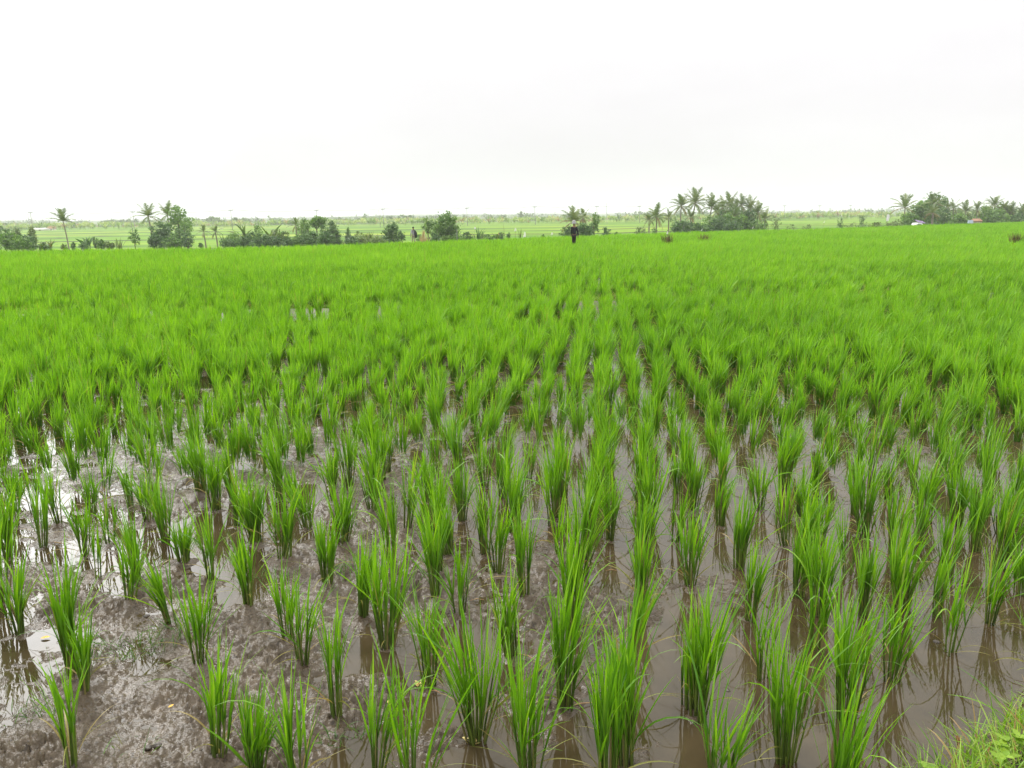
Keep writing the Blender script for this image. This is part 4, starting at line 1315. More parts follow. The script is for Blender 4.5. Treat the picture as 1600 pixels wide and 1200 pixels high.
broadleaf(1540, 156, 319, 30, 'leafy tree just after the orange roofed hut', 0.05, 'round', M_BROAD, 1700)
palm(1554, 158, 321, 308.5, 'high palm in the last part of the big grove', nf=19, lo=-0.8, dryn=2)
palm(1569, 158, 326, 316, 'palm with leaning crown in the last part of the grove', nf=18, lo=-0.9, dryn=2)
palm(1580, 158, 331, 320, 'lower palm near the end of the big grove', nf=18, lo=-0.9, dryn=2)
broadleaf(1562, 150, 326, 40, 'wide dark tree mass below the last palms', 0.02, 'round', M_BROAD, 2200)
palm(1597, 160, 333, 322, 'last palm at the outer end of the big grove', nf=18, lo=-0.9, dryn=2)
broadleaf(1592, 154, 331, 30, 'dark tree at the outer end of the big grove', 0.02, 'round', M_DARK, 1500)
broadleaf(1640, 156, 326, 40, 'leafy tree beyond the last palm of the grove', 0.02, 'round', M_BROAD, 1600)

shrub(1422, 140, 331, 26, 'leafy bush hiding the trunk of the dark plumed palm', M_BROAD, 1200)
shrub(1405, 135, 341, 18, 'yellowish low bush before the dark plumed palm', M_PALE, 600)
for q_, (a_, b_, c_, d_, e_) in enumerate(((1236, 150, 350, 16, 'faint low scrub nearest the thin pale tree'), (1262, 150, 349.5, 18, 'faint low scrub patch second from the thin pale tree'), (1330, 140, 348, 20, 'low scrub between the two lone dark terrace bushes'), (1376, 132, 347, 16, 'ragged scrub at the foot of the white banner'))):
    shrub(a_, b_, c_, d_, e_, M_PALE, 420)
broadleaf(1448, 154, 310, 34, 'rounded leafy tree between the broad and tallest leafy trees', 0.03, 'round', M_BROAD, 2200)
broadleaf(1494, 156, 323, 26, 'rounded leafy tree behind the thin palms of the big grove', 0.03, 'round', M_BROAD, 1600)
broadleaf(1518, 158, 327, 24, 'rounded leafy tree behind the orange roofed hut', 0.03, 'round', M_DARK, 1400)
broadleaf(1557, 160, 318, 40, 'rounded leafy tree mass around the high last palm', 0.03, 'round', M_BROAD, 2200)
broadleaf(1582, 160, 324, 34, 'rounded leafy tree mass around the lower last palm', 0.03, 'round', M_DARK, 1800)
broadleaf(1146, 140, 320, 34, 'rounded dark tree inside the palm grove under its highest crown', 0.03, 'round', M_DARK, 2000)
broadleaf(1170, 140, 325, 32, 'rounded dark tree inside the palm grove past the upright plume', 0.03, 'round', M_DARK, 1900)
broadleaf(1128, 140, 325, 26, 'rounded dark tree inside the palm grove at its open side', 0.03, 'round', M_DARK, 1600)
# brown tufts standing above the rice
for px, py, D, w, h, lab in ((1043, 371, 40, 0.32, 0.76, 'round brown tuft with a pale rag rising above the rice'), (1101, 369, 42, 0.38, 0.66, 'low wide brown tuft rising above the rice'), (1588, 371, 34.5, 0.28, 0.70, 'brown tuft rising from the rice far from the others')):
    g = np.random.default_rng(px)
    c = spot(px, py, D); n = 130
    P = np.stack([g.normal(0, w * 0.32, n), g.normal(0, w * 0.3, n), np.full(n, -0.02)], -1)
    G = Geo(); G.add(*blades(P, g.random(n) * 6.28, g.uniform(0, 0.3, n), g.uniform(0.1, 0.6, n), h * g.uniform(0.7, 1.1, n), np.full(n, 0.022), 4, 1, 1.4, g.normal(0, 0.5, n), 0.0, np.where(g.random(n) < 0.3, 0.5, 0), g))
    tag(G.build('brown_tuft', M_TUFT, None, True, (c[0], c[1], 0)), lab, 'plant', 'brown tufts in the rice')

# dry straw clump beside the second walker
c = place(661, 80); g = np.random.default_rng(4); n = 110
G = Geo()
G.add(*blades(np.stack([g.normal(0, 0.18, n), g.normal(0, 0.18, n), np.full(n, -0.1)], -1), g.random(n) * 6.28, g.uniform(0, 0.35, n), g.uniform(0.0, 0.9, n), g.uniform(0.6, 1.25, n), np.full(n, 0.05), 5, 1, 1.4, g.normal(0, 0.5, n), 0.0, None, g))
m = 30
G.add(*blades(np.stack([g.normal(0.0, 0.05, m), g.normal(0, 0.05, m), np.full(m, 0.4)], -1), g.random(m) * 6.28, g.uniform(0, 0.15, m), g.uniform(0.0, 0.4, m), g.uniform(0.8, 1.15, m), np.full(m, 0.06), 5, 1, 1.4, g.normal(0, 0.5, m), 0.0, None, g))
tag(G.build('dry_straw_clump', M_STRAW, None, True, c), 'tan dry straw clump standing beside the person in grey', 'dry plant')

# bare leaning branch
b = place(948, 96)
V, q, t = lathe([(0, 0, -0.3), (-0.1, 0, 0.5), (-0.22, 0, 1.1), (-0.42, 0, 1.6)], [0.05, 0.045, 0.035, 0.02], 6)
tag(mesh_obj('bare_branch', V, [q, t], M_STICK, loc=b), 'bare dead branch leaning out of a dark shrub', 'branch')


# ------------------------------------------------------------------ far trees, plantation, woods
FAR = [(8, 348.5, 22, 'dim hazy tree at the near end of the far skyline'), (28, 352, 22, 'dim low tree behind the paired poles'), (72, 349, 28, 'hazy round tree just before the lone palm'),
       (90, 353, 12, 'hazy tree touching the lone palm trunk'), (110, 348, 22, 'hazy blunt topped tree just after the lone palm'), (126, 349, 12, 'hazy squarish tree second after the lone palm'),
       (168, 345, 30, 'greener round tree in front of the far skyline'), (200, 343.5, 30, 'hazy tree behind the second paired poles'), (226, 345.5, 20, 'hazy tree behind the open crowned palm'),
       (306, 343, 20, 'hazy tree just past the leafy palm group'), (331, 339, 30, 'large hazy dome tree behind the small palms'), (345, 343, 16, 'hazy shoulder of trees by the single pole'),
       (366, 340, 20, 'hazy tree at the single pole'), (380, 340, 16, 'hazy narrow round tree after the single pole'), (389.5, 342, 7, 'hazy lollipop shaped tree'),
       (407, 344.5, 9, 'hazy pointed small tree'), (424, 346.5, 22, 'low hazy tree above the thin drooping plant'), (440, 344.5, 22, 'hazy wide tree before the slim palm'), (454, 344, 14, 'hazy tree close to the slim palm'),
       (530, 339.5, 18, 'pale hazy tree above the large cone tree'), (540, 341, 8, 'dark hazy shaft of a tree above the small cone'), (561, 340.5, 13, 'hazy tree before the tall column tree'),
       (570, 333, 7.5, 'tall dark column shaped tree on the far skyline'), (584, 340, 10, 'hazy small tree after the tall column tree'), (597, 341, 7, 'hazy small tree beside the middle paired poles'),
       (609, 337.5, 14, 'pale hazy tree above the dark dome tree'), (628, 335, 18, 'pale hazy tallest far tree of the middle'), (642, 336, 14, 'pale hazy tree above the person in grey'), (814, 329.5, 12, 'pale far tree on the skyline beside the white post pole')]
for i, (px, top, w, lab) in enumerate(FAR):
    D = 470 + (i * 37) % 130
    sh = 'tall' if w < 9 else 'round'
    broadleaf(px, D, top, w, lab, 0.05, sh, M_WOOD, 500, None if w < 9 else w * D / FPX * 0.075, group='hazy trees on the far skyline')

G = Geo()
g = np.random.default_rng(99)
n = 2400
fx = g.uniform(-0.75, 0.75, n)
fd = g.uniform(415, 520, n) + 30 * fbm(fx * 6, fx * 0 + 1.5, 2, 6)
keep = (fbm(fx * 9, fd * 0.02, 2, 14) > -0.35)
fx, fd = fx[keep], fd[keep]; n = len(fx)
X, Y = fx * fd, fd
Z = terrain(X, Y)
nb_ = 9
hh = g.uniform(1.5, 3.6, n) * (1 + 0.3 * fbm(X * 0.02, Y * 0.02, 2, 44))
B = np.stack([X, Y, Z + hh * 0.35], -1)
Bp = np.repeat(B, nb_, 0)
G.add(*blades(Bp, g.random(n * nb_) * 6.28, g.uniform(0.1, 0.7, n * nb_), g.uniform(0.5, 1.7, n * nb_), np.repeat(hh, nb_) * g.uniform(0.7, 1.1, n * nb_), np.repeat(hh, nb_) * 0.20, 4, 1, 1.3, g.normal(0, 0.5, n * nb_), 0.0, np.repeat(np.where(g.random(n) < 0.10, 0.7, 0), nb_), g, 0.5, np.clip(np.repeat(g.normal(0.55, 0.25, n), nb_), 0, 1)))
G.add(*tubes(B - np.array([0, 0, 1.0]) * hh[:, None] * 0.5, B, 0.10, 0.07, 4))
tag(G.build('plantation', M_PLANT), 'yellow green band of banana plants along the far edge of the terraces', 'plantation', kind='stuff')

G = Geo()
lob = []
for k in range(520):
    s = g.uniform(-0.85, 0.85); D = g.uniform(620, 1500)
    x = s * D
    z = float(terrain(np.array([x]), np.array([D]))[0])
    r = g.uniform(3, 6.5); h = g.uniform(2.4, 5.0) * (1 + 0.35 * perlin(np.array([x * 0.01]), np.array([D * 0.01]), 3)[0]) * (0.75 + D / 1900)
    lob.append((x, D, z + h * 0.5, r, r, h * 0.55))
    if g.random() < 0.3:
        lob.append((x + g.normal(0, 2), D, z + h * 0.9, r * 0.4, r * 0.4, h * 0.45))
G.add(*crown_geo(g, lob, 30000, 0.85))
tag(G.build('woods', M_WOOD), 'pale hazy woods along the horizon', 'woods', kind='stuff')


# ------------------------------------------------------------------ poles and wires
def pole(px, top, D, label, arm=True, lean=0.0, r=0.13):
    b = place(px, D)
    tz = spot(px, top, D)[2] - b[2]
    t = empty('utility_pole', b)
    V, q, tr = lathe([(lean, 0, -0.5), (lean * 0.5, 0, tz * 0.5), (0, 0, tz)], [r * 1.25, r, r * 0.75], 8)
    mesh_obj('shaft', V, [q, tr], M_POLE, t)
    if arm:
        V, F = boxes([[0, 0, tz - 0.30]], [[0.80, 0.08, 0.09]])
        mesh_obj('crossarm', V, F, M_WIRE, t, smooth=False)
        for dx in (-0.75, 0, 0.75):
            V, q, tr = lathe([(dx, 0, tz - 0.22), (dx, 0, tz - 0.05), (dx, 0, tz + 0.03)], [0.05, 0.07, 0.04], 6)
            mesh_obj('insulator', V, [q, tr], M_POLE, t)
    tag(t, label, 'utility pole', 'utility poles carrying the wires across the terraces')
    return b + np.array([0, 0, tz])


PL = [(48, 331.3, 330, 'taller of the paired utility poles before the lone palm', 1, 1), (43.5, 334.5, 331, 'shorter bare pole of the pair before the lone palm', 0, 0), (208, 330.3, 336, 'taller of the paired poles before the open crowned palm', 1, 1),
      (203, 332.5, 337, 'shorter bare pole of the pair before the open crowned palm', 0, 0), (361, 328, 345, 'single utility pole above the hazy dome trees', 1, 1), (495, 328, 352, 'utility pole rising behind the umbrella shaped tree', 1, 1),
      (598.5, 326, 360, 'taller of the paired poles above the dark dome tree', 1, 1), (592, 328, 361, 'shorter bare pole of the pair above the dark dome tree', 0, 0), (729.5, 324.5, 368, 'utility pole just past the biggest leafy tree', 1, 1),
      (835.5, 322.5, 376, 'pale utility pole before the young palms', 1, 1), (932.5, 322, 385, 'utility pole behind the slender ragged tree', 1, 1), (947, 317, 388, 'thin bare mast rising past the slender ragged tree', 0, 0), (998.5, 321.7, 394, 'utility pole just before the two small palms', 1, 1),
      (1225, 321, 450, 'faint far pole after the palm grove', 1, 1), (1280, 321, 470, 'second faint far pole after the palm grove', 1, 1), (1328, 320.5, 490, 'last faint far pole over the pale terraces', 1, 1)]
tops = []
for px, top, D, lab, arm, wired in PL:
    p = pole(px, top, D, lab, bool(arm), lean=0.5 if not arm else 0.25, r=0.115 if arm else 0.08)
    if wired: tops.append(p)
first = place(-110, 325); first[2] = spot(-110, 332, 325)[2]
tops = [first] + tops


def wire(dx, dz, sag, lab):
    path = []
    for a, b in zip(tops[:-1], tops[1:]):
        L = np.linalg.norm(b - a)
        for k in range(8):
            f = k / 8
            p = a + (b - a) * f + np.array([0, 0, dz - sag * L * 4 * f * (1 - f)])
            p[0] += dx
            path.append(p)
    path.append(tops[-1] + np.array([dx, 0, dz]))
    V, q, t = lathe(path, [0.040] * len(path), 5)
    tag(mesh_obj('power_line', V, [q, t], M_WIRE), lab, 'power line', 'wires strung along the poles')


wire(0.75, 0.05, 0.022, 'upper sagging wire strung between the pole tops')
wire(-0.2, -2.9, 0.020, 'lower sagging wire strung beneath the pole tops')

# thin white post by the biggest tree, thin stick
b = place(713, 84); h = spot(713, 358, 84)[2] - b[2]
V, q, t = lathe([(0, 0, -0.3), (0.01, 0, h * 0.5), (0.02, 0, h)], [0.035, 0.035, 0.03], 6)
tag(mesh_obj('marker_post', V, [q, t], M_POLE, loc=b), 'thin whitish post standing before the biggest leafy tree', 'post')
b = place(787, 90); h = spot(787, 350, 90)[2] - b[2]
V, q, t = lathe([(0, 0, -0.3), (0.03, 0, h * 0.5), (-0.02, 0, h)], [0.02, 0.018, 0.012], 5)
tag(mesh_obj('bare_stick', V, [q, t], M_STICK, loc=b), 'thin bare stick standing in the open terrace gap', 'stick')


def rag(px, top, bot, wpx, D, label, name='scare_flag', cat='flag', tri=True):
    b = place(px, D)
    e = edge_y(b[0] / b[1])
    if D < e: b[2] = 0
    zt, zb = spot(px, top, D)[2] - b[2], spot(px, bot, D)[2] - b[2]
    w = wpx * D / FPX / 2
    t = empty(name, b)
    V, q, tr = lathe([(0, 0.03, -0.2), (0, 0.03, zt + 0.03)], [0.015, 0.01], 5)
    mesh_obj('stick', V, [q, tr], M_STICK, t)
    g = np.random.default_rng(int(px))
    n, m = 7, 7
    Vs = []
    for k in range(2):
        for i in range(n):
            f = i / (n - 1)
            ww = w * ((0.35 + 0.65 * f) if tri else (0.7 + 0.3 * math.sin(f * 3.1)))
            for j in range(m):
                a = j / (m - 1) * 2 - 1
                Vs.append((a * ww + 0.15 * w * math.sin(f * 5), 0.10 * w * math.sin(a * 5 + f * 3) + (0.006 if k else -0.006), zt + (zb - zt) * f - 0.06 * (zt - zb) * abs(a)))
    F = []
    for k in range(2):
        for i in range(n - 1):
            for j in range(m - 1):
                q0 = k * n * m + i * m + j
                F.append((q0, q0 + 1, q0 + m + 1, q0 + m))
    for i in range(n - 1):
        for j in (0, m - 1):
            q0 = i * m + j
            F.append((q0, q0 + m, q0 + m + n * m, q0 + n * m))
    mesh_obj('cloth', np.array(Vs), np.array(F), M_CLOTH_W, t)
    tag(t, label, cat, 'white rags set up against birds')


rag(819.5, 362, 370, 4.5, 75, 'white triangular rag hanging on a stick at the field edge')
rag(805, 356, 361, 4, 78, 'small tilted white rag above the sparse thin plant')
rag(862.5, 363, 366.5, 3.5, 72, 'tiny white rag on the edge before the young palms')
rag(741.5, 354.5, 358, 2.5, 95, 'tiny white rag over the dark low shrub', tri=False)
rag(1387.5, 334.5, 345, 4.5, 118, 'tall narrow white banner before the big grove', tri=False)
rag(1043.5, 361.5, 365.5, 2.6, 39.6, 'pale rag caught on the round brown tuft', tri=True)


def egret(px, py, hpx, D, label):
    b = place(px, D)
    zb = spot(px, py, D)[2] - b[2]
    h = hpx * D / FPX
    t = empty('egret', b + np.array([0, 0, zb]))
    V, q, tr = lathe([(-0.30 * h, 0, 0.28 * h), (-0.15 * h, 0, 0.38 * h), (0.05 * h, 0, 0.48 * h), (0.18 * h, 0, 0.58 * h), (0.20 * h, 0, 0.72 * h), (0.16 * h, 0, 0.86 * h), (0.20 * h, 0, 0.95 * h), (0.28 * h, 0, 0.95 * h), (0.42 * h, 0, 0.92 * h)],
                     [0.02 * h, 0.10 * h, 0.13 * h, 0.09 * h, 0.045 * h, 0.035 * h, 0.05 * h, 0.035 * h, 0.006 * h], 8)
    mesh_obj('body', V, [q, tr], M_CLOTH_W, t)
    for s in (-1, 1):
        V, q, tr = lathe([(0.0, 0.04 * s * h, 0.4 * h), (-0.02 * h, 0.04 * s * h, 0.15 * h), (0.0, 0.04 * s * h, -0.6)], [0.014 * h, 0.012 * h, 0.012 * h], 5)
        mesh_obj('leg', V, [q, tr], M_STICK, t)
    tag(t, label, 'bird', 'white egrets at the field edge')


egret(1097, 361.5, 4.0, 66, 'white egret at the field edge below the tallest palms')
egret(1177, 358.3, 4.0, 70, 'white egret at the field edge below the palm grove')
egret(1288, 349.5, 4.5, 118, 'white egret on the terraces past the palm grove')


# ------------------------------------------------------------------ huts and vehicle
def hut(px, D, top, eave, wpx, label, wall, roof, name='hut'):
    b = place(px, D)
    zt, ze = spot(px, top, D)[2] - b[2], spot(px, eave, D)[2] - b[2]
    w = wpx * D / FPX / 2
    dpt = w * 0.8
    t = empty(name, b)
    V, F = boxes([[0, 0, ze / 2 - 0.2]], [[w * 0.86, dpt * 0.86, ze / 2 + 0.2]])
    mesh_obj('wall', V, F, wall, t, smooth=False)
    V, F = boxes([[w * 0.25, -dpt * 0.86 - 0.02, ze * 0.35]], [[w * 0.16, 0.03, ze * 0.35]])
    mesh_obj('door', V, F, M_STICK, t, smooth=False)
    e = 0.10
    V = np.array([(-w, -dpt, ze), (w, -dpt, ze), (w, dpt, ze), (-w, dpt, ze), (-w * 0.7, 0, zt), (w * 0.7, 0, zt), (-w, -dpt, ze - e), (w, -dpt, ze - e), (w, dpt, ze - e), (-w, dpt, ze - e)])
    quads = np.array([(0, 1, 5, 4), (2, 3, 4, 5), (6, 7, 1, 0), (7, 8, 2, 1), (8, 9, 3, 2), (9, 6, 0, 3), (9, 8, 7, 6)])
    tris = np.array([(1, 2, 5), (3, 0, 4)])
    mesh_obj('roof', V, [quads, tris], roof, t, smooth=False)
    tag(t, label, 'hut')


hut(61, 400, 356, 358.5, 22, 'long low hut with a whitish roof before the lone palm', M_WHITE, M_GREYROOF)
hut(78, 405, 353.5, 357, 12, 'far hut with an orange tiled roof near the lone palm', M_WHITE, M_ROOF)
hut(172.5, 520, 356.5, 358, 5, 'tiny pale hut at the edge of the banana band', M_WHITE, M_WHITE)
hut(619.5, 560, 346.3, 349, 6.5, 'tiny white hut above the dark dome tree', M_WHITE, M_WHITE)
hut(947.5, 600, 341, 343.5, 8, 'small hut with pinkish roof above the bare branch', M_WHITE, M_ROOF)
hut(1317, 620, 331.5, 335, 9, 'small grey roofed hut on the far pale terraces', M_WHITE, M_GREYROOF)
hut(1526, 128, 341.5, 345, 14, 'orange roofed hut under the palms of the big grove', M_KHAKI, M_ROOF)

# blue sheet shelter
b = place(1517, 120); zt = spot(1517, 343.7, 120)[2] - b[2]
t = empty('shelter', b)
V, F = boxes([[0, 0, zt - 0.25]], [[0.30, 0.25, 0.22]])
V[[4, 5], 1] += 0.1; V[[6, 7], 1] -= 0.1
mesh_obj('sheet', V, F, M_BLUE, t, smooth=False)
for sx in (-1, 1):
    for sy in (-1, 1):
        V, q, tr = lathe([(0.24 * sx, 0.18 * sy, -0.2), (0.24 * sx, 0.18 * sy, zt - 0.45)], [0.03, 0.025], 5)
        mesh_obj('post', V, [q, tr], M_STICK, t)
tag(t, 'pale blue sheet shelter beside the orange roofed hut', 'shelter')

# white van beside a purple tarp
b = place(1434, 122); zt = spot(1434, 348.2, 122)[2]
b[2] = zt - 1.55
t = empty('parked_car', b)
prof = [(-1.0, 0.35), (-1.0, 0.9), (-0.85, 1.0), (-0.62, 1.45), (-0.45, 1.55), (0.45, 1.55), (0.68, 1.4), (0.9, 1.0), (1.0, 0.9), (1.0, 0.35)]
k = len(prof)
V = np.array([(x * 0.62, -0.8, z) for x, z in prof] + [(x * 0.62, 0.8, z) for x, z in prof])
F = np.array([(i, (i + 1) % k, (i + 1) % k + k, i + k) for i in range(k)])
me_caps = [np.array([list(range(k))[::-1]]), np.array([list(range(k, 2 * k))])]
mesh_obj('body', V, [F] + me_caps, M_CARWHITE, t, smooth=False)
V, F = boxes([[-0.05, -0.805, 1.22]], [[0.30, 0.012, 0.16]])
mesh_obj('window', V, F, M_GLASS, t, smooth=False)
for sx in (-0.36, 0.36):
    for sy in (-0.72, 0.72):
        V, q, tr = lathe([(sx, sy - 0.09, 0.3), (sx, sy + 0.09, 0.3)], [0.3, 0.3], 12)
        mesh_obj('wheel', V, [q, tr], M_TYRE, t)
tag(t, 'small white parked car half hidden behind the field edge', 'car')
b = place(1438.5, 126); zt = spot(1438, 343, 126)[2] - b[2]
t = empty('tarp_shelter', b)
V = np.array([(-0.62, -0.5, zt - 0.35), (0.62, -0.5, zt - 0.55), (0.62, 0.5, zt - 0.25), (-0.62, 0.5, zt), (-0.62, -0.5, zt - 0.39), (0.62, -0.5, zt - 0.59), (0.62, 0.5, zt - 0.29), (-0.62, 0.5, zt - 0.04)])
F = np.array([(0, 1, 2, 3), (7, 6, 5, 4), (0, 4, 5, 1), (1, 5, 6, 2), (2, 6, 7, 3), (3, 7, 4, 0)])
mesh_obj('tarp', V, F, M_PURPLE, t, smooth=False)
for sx in (-0.55, 0.55):
    for sy in (-0.42, 0.42):
        V, q, tr = lathe([(sx, sy, -0.3), (sx, sy, zt - 0.6)], [0.03, 0.03], 5)
        mesh_obj('post', V, [q, tr], M_STICK, t)
tag(t, 'purple tarp shelter beside the white parked car', 'shelter')


# ------------------------------------------------------------------ people
def skin_mesh(name, pts, edges, radii, mat, parent, root=0, sub=2):
    me = bpy.data.meshes.new(name)
    me.from_pydata([tuple(p) for p in pts], edges, [])
    o = bpy.data.objects.new(name, me)
    COL.objects.link(o)
    o.parent = parent
    me.materials.append(mat)
    sk = o.modifiers.new('skin', 'SKIN')
    lay = me.skin_vertices[0].data if len(me.skin_vertices) else None
    if lay is None:
        bpy.context.view_layer.objects.active = o
        lay = me.skin_vertices[0].data
    for i, r in enumerate(radii):
        rr = r if isinstance(r, tuple) else (r, r)
        lay[i].radius = rr
        lay[i].use_root = (i == root)
    sk.use_smooth_shade = True
    sb = o.modifiers.new('sub', 'SUBSURF'); sb.levels = sub; sb.render_levels = sub
    return o


def person(loc, rz, label, pose, jacket, lower, hat=None, bag=False):
    t = empty('person', loc, rz)
    lf, rf = pose['feet']
    lh, rh = pose['hands']
    le, re_ = pose['elbows']
    lk, rk = pose['knees']
    P = [(0, 0, 0.88), (0, -0.01, 1.05), (0, 0, 1.22), (0, 0.0, 1.36), (0, 0.01, 1.43), (0, 0.02, 1.50), (0, 0.025, 1.60), (0, 0.02, 1.66),
         (-0.17, 0, 1.34), le, lh, (0.17, 0, 1.34), re_, rh,
         (-0.085, 0, 0.84), lk, (lf[0], lf[1], 0.08), (lf[0], lf[1] + 0.14, 0.02), (0.085, 0, 0.84), rk, (rf[0], rf[1], 0.08), (rf[0], rf[1] + 0.14, 0.02)]
    E = [(0, 1), (1, 2), (2, 3), (3, 4), (4, 5), (5, 6), (6, 7), (3, 8), (8, 9), (9, 10), (3, 11), (11, 12), (12, 13), (0, 14), (14, 15), (15, 16), (16, 17), (0, 18), (18, 19), (19, 20), (20, 21)]
    Rr = [(0.14, 0.10), (0.125, 0.09), (0.15, 0.10), (0.13, 0.09), 0.052, 0.065, 0.085, 0.055, 0.06, 0.042, 0.03, 0.06, 0.042, 0.03, 0.085, 0.055, 0.038, 0.03, 0.085, 0.055, 0.038, 0.03]
    # hands: five fingers each
    for hi, sx in ((10, -1), (13, 1)):
        h = np.array(P[hi])
        palm_i = len(P)
        P.append(tuple(h + np.array([0, 0.005, -0.06]))); Rr.append(0.03); E.append((hi, palm_i))
        for q in range(4):
            a = np.array(P[palm_i]) + np.array([0.0, -0.025 + 0.018 * q, -0.035])
            i = len(P)
            ln = (0.028, 0.036, 0.034, 0.026)[q]
            P.append(tuple(a)); Rr.append(0.009); E.append((palm_i, i))
            P.append(tuple(a + np.array([-0.006 * sx, 0.004, -ln]))); Rr.append(0.008); E.append((i, i + 1))
        i = len(P)
        P.append(tuple(h + np.array([-0.01 * sx, 0.04, -0.045]))); Rr.append(0.010); E.append((hi, i))
        P.append(tuple(h + np.array([-0.015 * sx, 0.055, -0.085]))); Rr.append(0.008); E.append((i, i + 1))
    skin_mesh('body', P, E, Rr, M_SKIN, t)
    # face: nose, ears (part of the head's front, towards +y)
    V, q, tr = lathe([(0, 0.10, 1.625), (0, 0.128, 1.595), (0, 0.105, 1.585)], [0.010, 0.016, 0.012], 6)
    mesh_obj('nose', V, [q, tr], M_SKIN, t)
    # jacket
    JP = [P[0], P[1], P[2], (0, 0, 1.39), P[8], P[9], (np.array(P[10]) * 0.85 + np.array(P[9]) * 0.15), P[11], P[12], (np.array(P[13]) * 0.85 + np.array(P[12]) * 0.15)]
    JE = [(0, 1), (1, 2), (2, 3), (3, 4), (4, 5), (5, 6), (3, 7), (7, 8), (8, 9)]
    JR = [(0.175, 0.13), (0.165, 0.125), (0.175, 0.125), (0.13, 0.10), 0.080, 0.062, 0.052, 0.080, 0.062, 0.052]
    skin_mesh('jacket', JP, JE, JR, jacket, t)
    SP = [(0, 0, 0.90), P[14], P[15], (np.array(P[15]) * 0.55 + np.array(P[16]) * 0.45), P[18], P[19], (np.array(P[19]) * 0.55 + np.array(P[20]) * 0.45)]
    skin_mesh('trousers', SP, [(0, 1), (1, 2), (2, 3), (0, 4), (4, 5), (5, 6)], [(0.16, 0.12), 0.105, 0.078, 0.064, 0.105, 0.078, 0.064], lower, t)
    # hair
    g = []
    n, m = 12, 7
    V = []
    for i in range(m):
        ph = (math.pi * 0.62) * i / (m - 1)
        for j in range(n):
            a = 2 * math.pi * j / n
            back = 1.0 + 0.12 * (1 - math.sin(a)) / 2
            V.append((0.098 * math.sin(ph) * math.cos(a) * back, 0.02 + 0.108 * math.sin(ph) * math.sin(a) * (1 if math.sin(a) < 0 else 0.85), 1.62 + 0.105 * math.cos(ph) * (1 if math.sin(a) < 0.3 else 0.95)))
    F = [(i * n + j, i * n + (j + 1) % n, (i + 1) * n + (j + 1) % n, (i + 1) * n + j) for i in range(m - 1) for j in range(n)]
    mesh_obj('hair', np.array(V), np.array(F), M_HAIR, t)
    if hat:
        pr = [(0.0, 1.785), (0.07, 1.775), (0.115, 1.74), (0.128, 1.68), (0.135, 1.655), (0.165, 1.60), (0.18, 1.57), (0.178, 1.563), (0.13, 1.64)]
        n = 20
        V = np.array([(r * math.cos(2 * math.pi * j / n), 0.02 + r * math.sin(2 * math.pi * j / n), z) for r, z in pr for j in range(n)])
        F = np.array([(i * n + j, i * n + (j + 1) % n, (i + 1) * n + (j + 1) % n, (i + 1) * n + j) for i in range(len(pr) - 1) for j in range(n)])
        mesh_obj('hat', V, F, hat, t)
    tag(t, label, 'person')
    return t


c = spot(897, 377, 40)
p1 = person((c[0], c[1], 0.015), 0.25, 'person in black jacket and grey brimmed hat wading through the rice', dict(feet=[(-0.03, 0.10), (0.03, -0.06)], hands=[(-0.19, 0.10, 0.86), (0.30, -0.02, 0.80)], elbows=[(-0.22, 0.0, 1.10), (0.28, -0.03, 1.06)], knees=[(-0.055, 0.09, 0.46), (0.055, 0.0, 0.45)]), M_BLACK, M_SHORTS, M_GREYHAT)
p1.scale = (0.64, 0.72, 0.77)
c = place(645, 84)
ztop = spot(645, 354, 84)[2]
p2 = person((c[0], c[1], ztop - 1.73), 0.5, 'dark haired person in grey shirt and khaki trousers beside the straw clump', dict(feet=[(-0.12, 0.12), (0.10, -0.10)], hands=[(-0.29, 0.05, 0.80), (0.31, 0.0, 0.78)], elbows=[(-0.28, -0.04, 1.05), (0.30, -0.05, 1.03)], knees=[(-0.11, 0.08, 0.46), (0.10, -0.02, 0.46)]), M_GREYSHIRT, M_KHAKI)
# dark bag slung over the back
t = empty('shoulder_bag', (c[0] + 0.16, c[1] - 0.12, ztop - 1.73))
pts, rad = [(0.08, 0, 0.62), (0.09, 0, 0.85), (0.07, 0, 1.1), (0.0, 0, 1.36)], [0.10, 0.15, 0.15, 0.07]
V, q, tr = lathe(pts, rad, 10)
V[:, 1] *= 0.6
mesh_obj('pouch', V, [q, tr], M_BLACK, t)
V, q, tr = lathe([(0.0, -0.02, 1.36), (-0.14, -0.02, 1.42), (-0.24, 0.0, 1.25)], [0.03, 0.03, 0.03], 6)
mesh_obj('strap', V, [q, tr], M_BLACK, t)
tag(t, 'long dark bag slung over the shoulder of the person in grey', 'bag')

# ------------------------------------------------------------------ air
hz = bpy.data.materials.new('haze_air')
hz.use_nodes = True
nt = hz.node_tree
nt.nodes.clear()
out = N(nt, 'ShaderNodeOutputMaterial')
pv = N(nt, 'ShaderNodeVolumePrincipled')
pv.inputs['Color'].default_value = (0.93, 0.95, 0.97, 1)
pv.inputs['Density'].default_value = 0.00045
nt.links.new(pv.outputs[0], out.inputs['Volume'])
V, F = boxes([[0, 2500, 16.5]], [[8500, 2560, 23.5]])
hzo = mesh_obj('haze', V, F, hz, smooth=False)
tag(hzo, 'thin pale haze hanging over the fields', 'haze', kind='stuff')

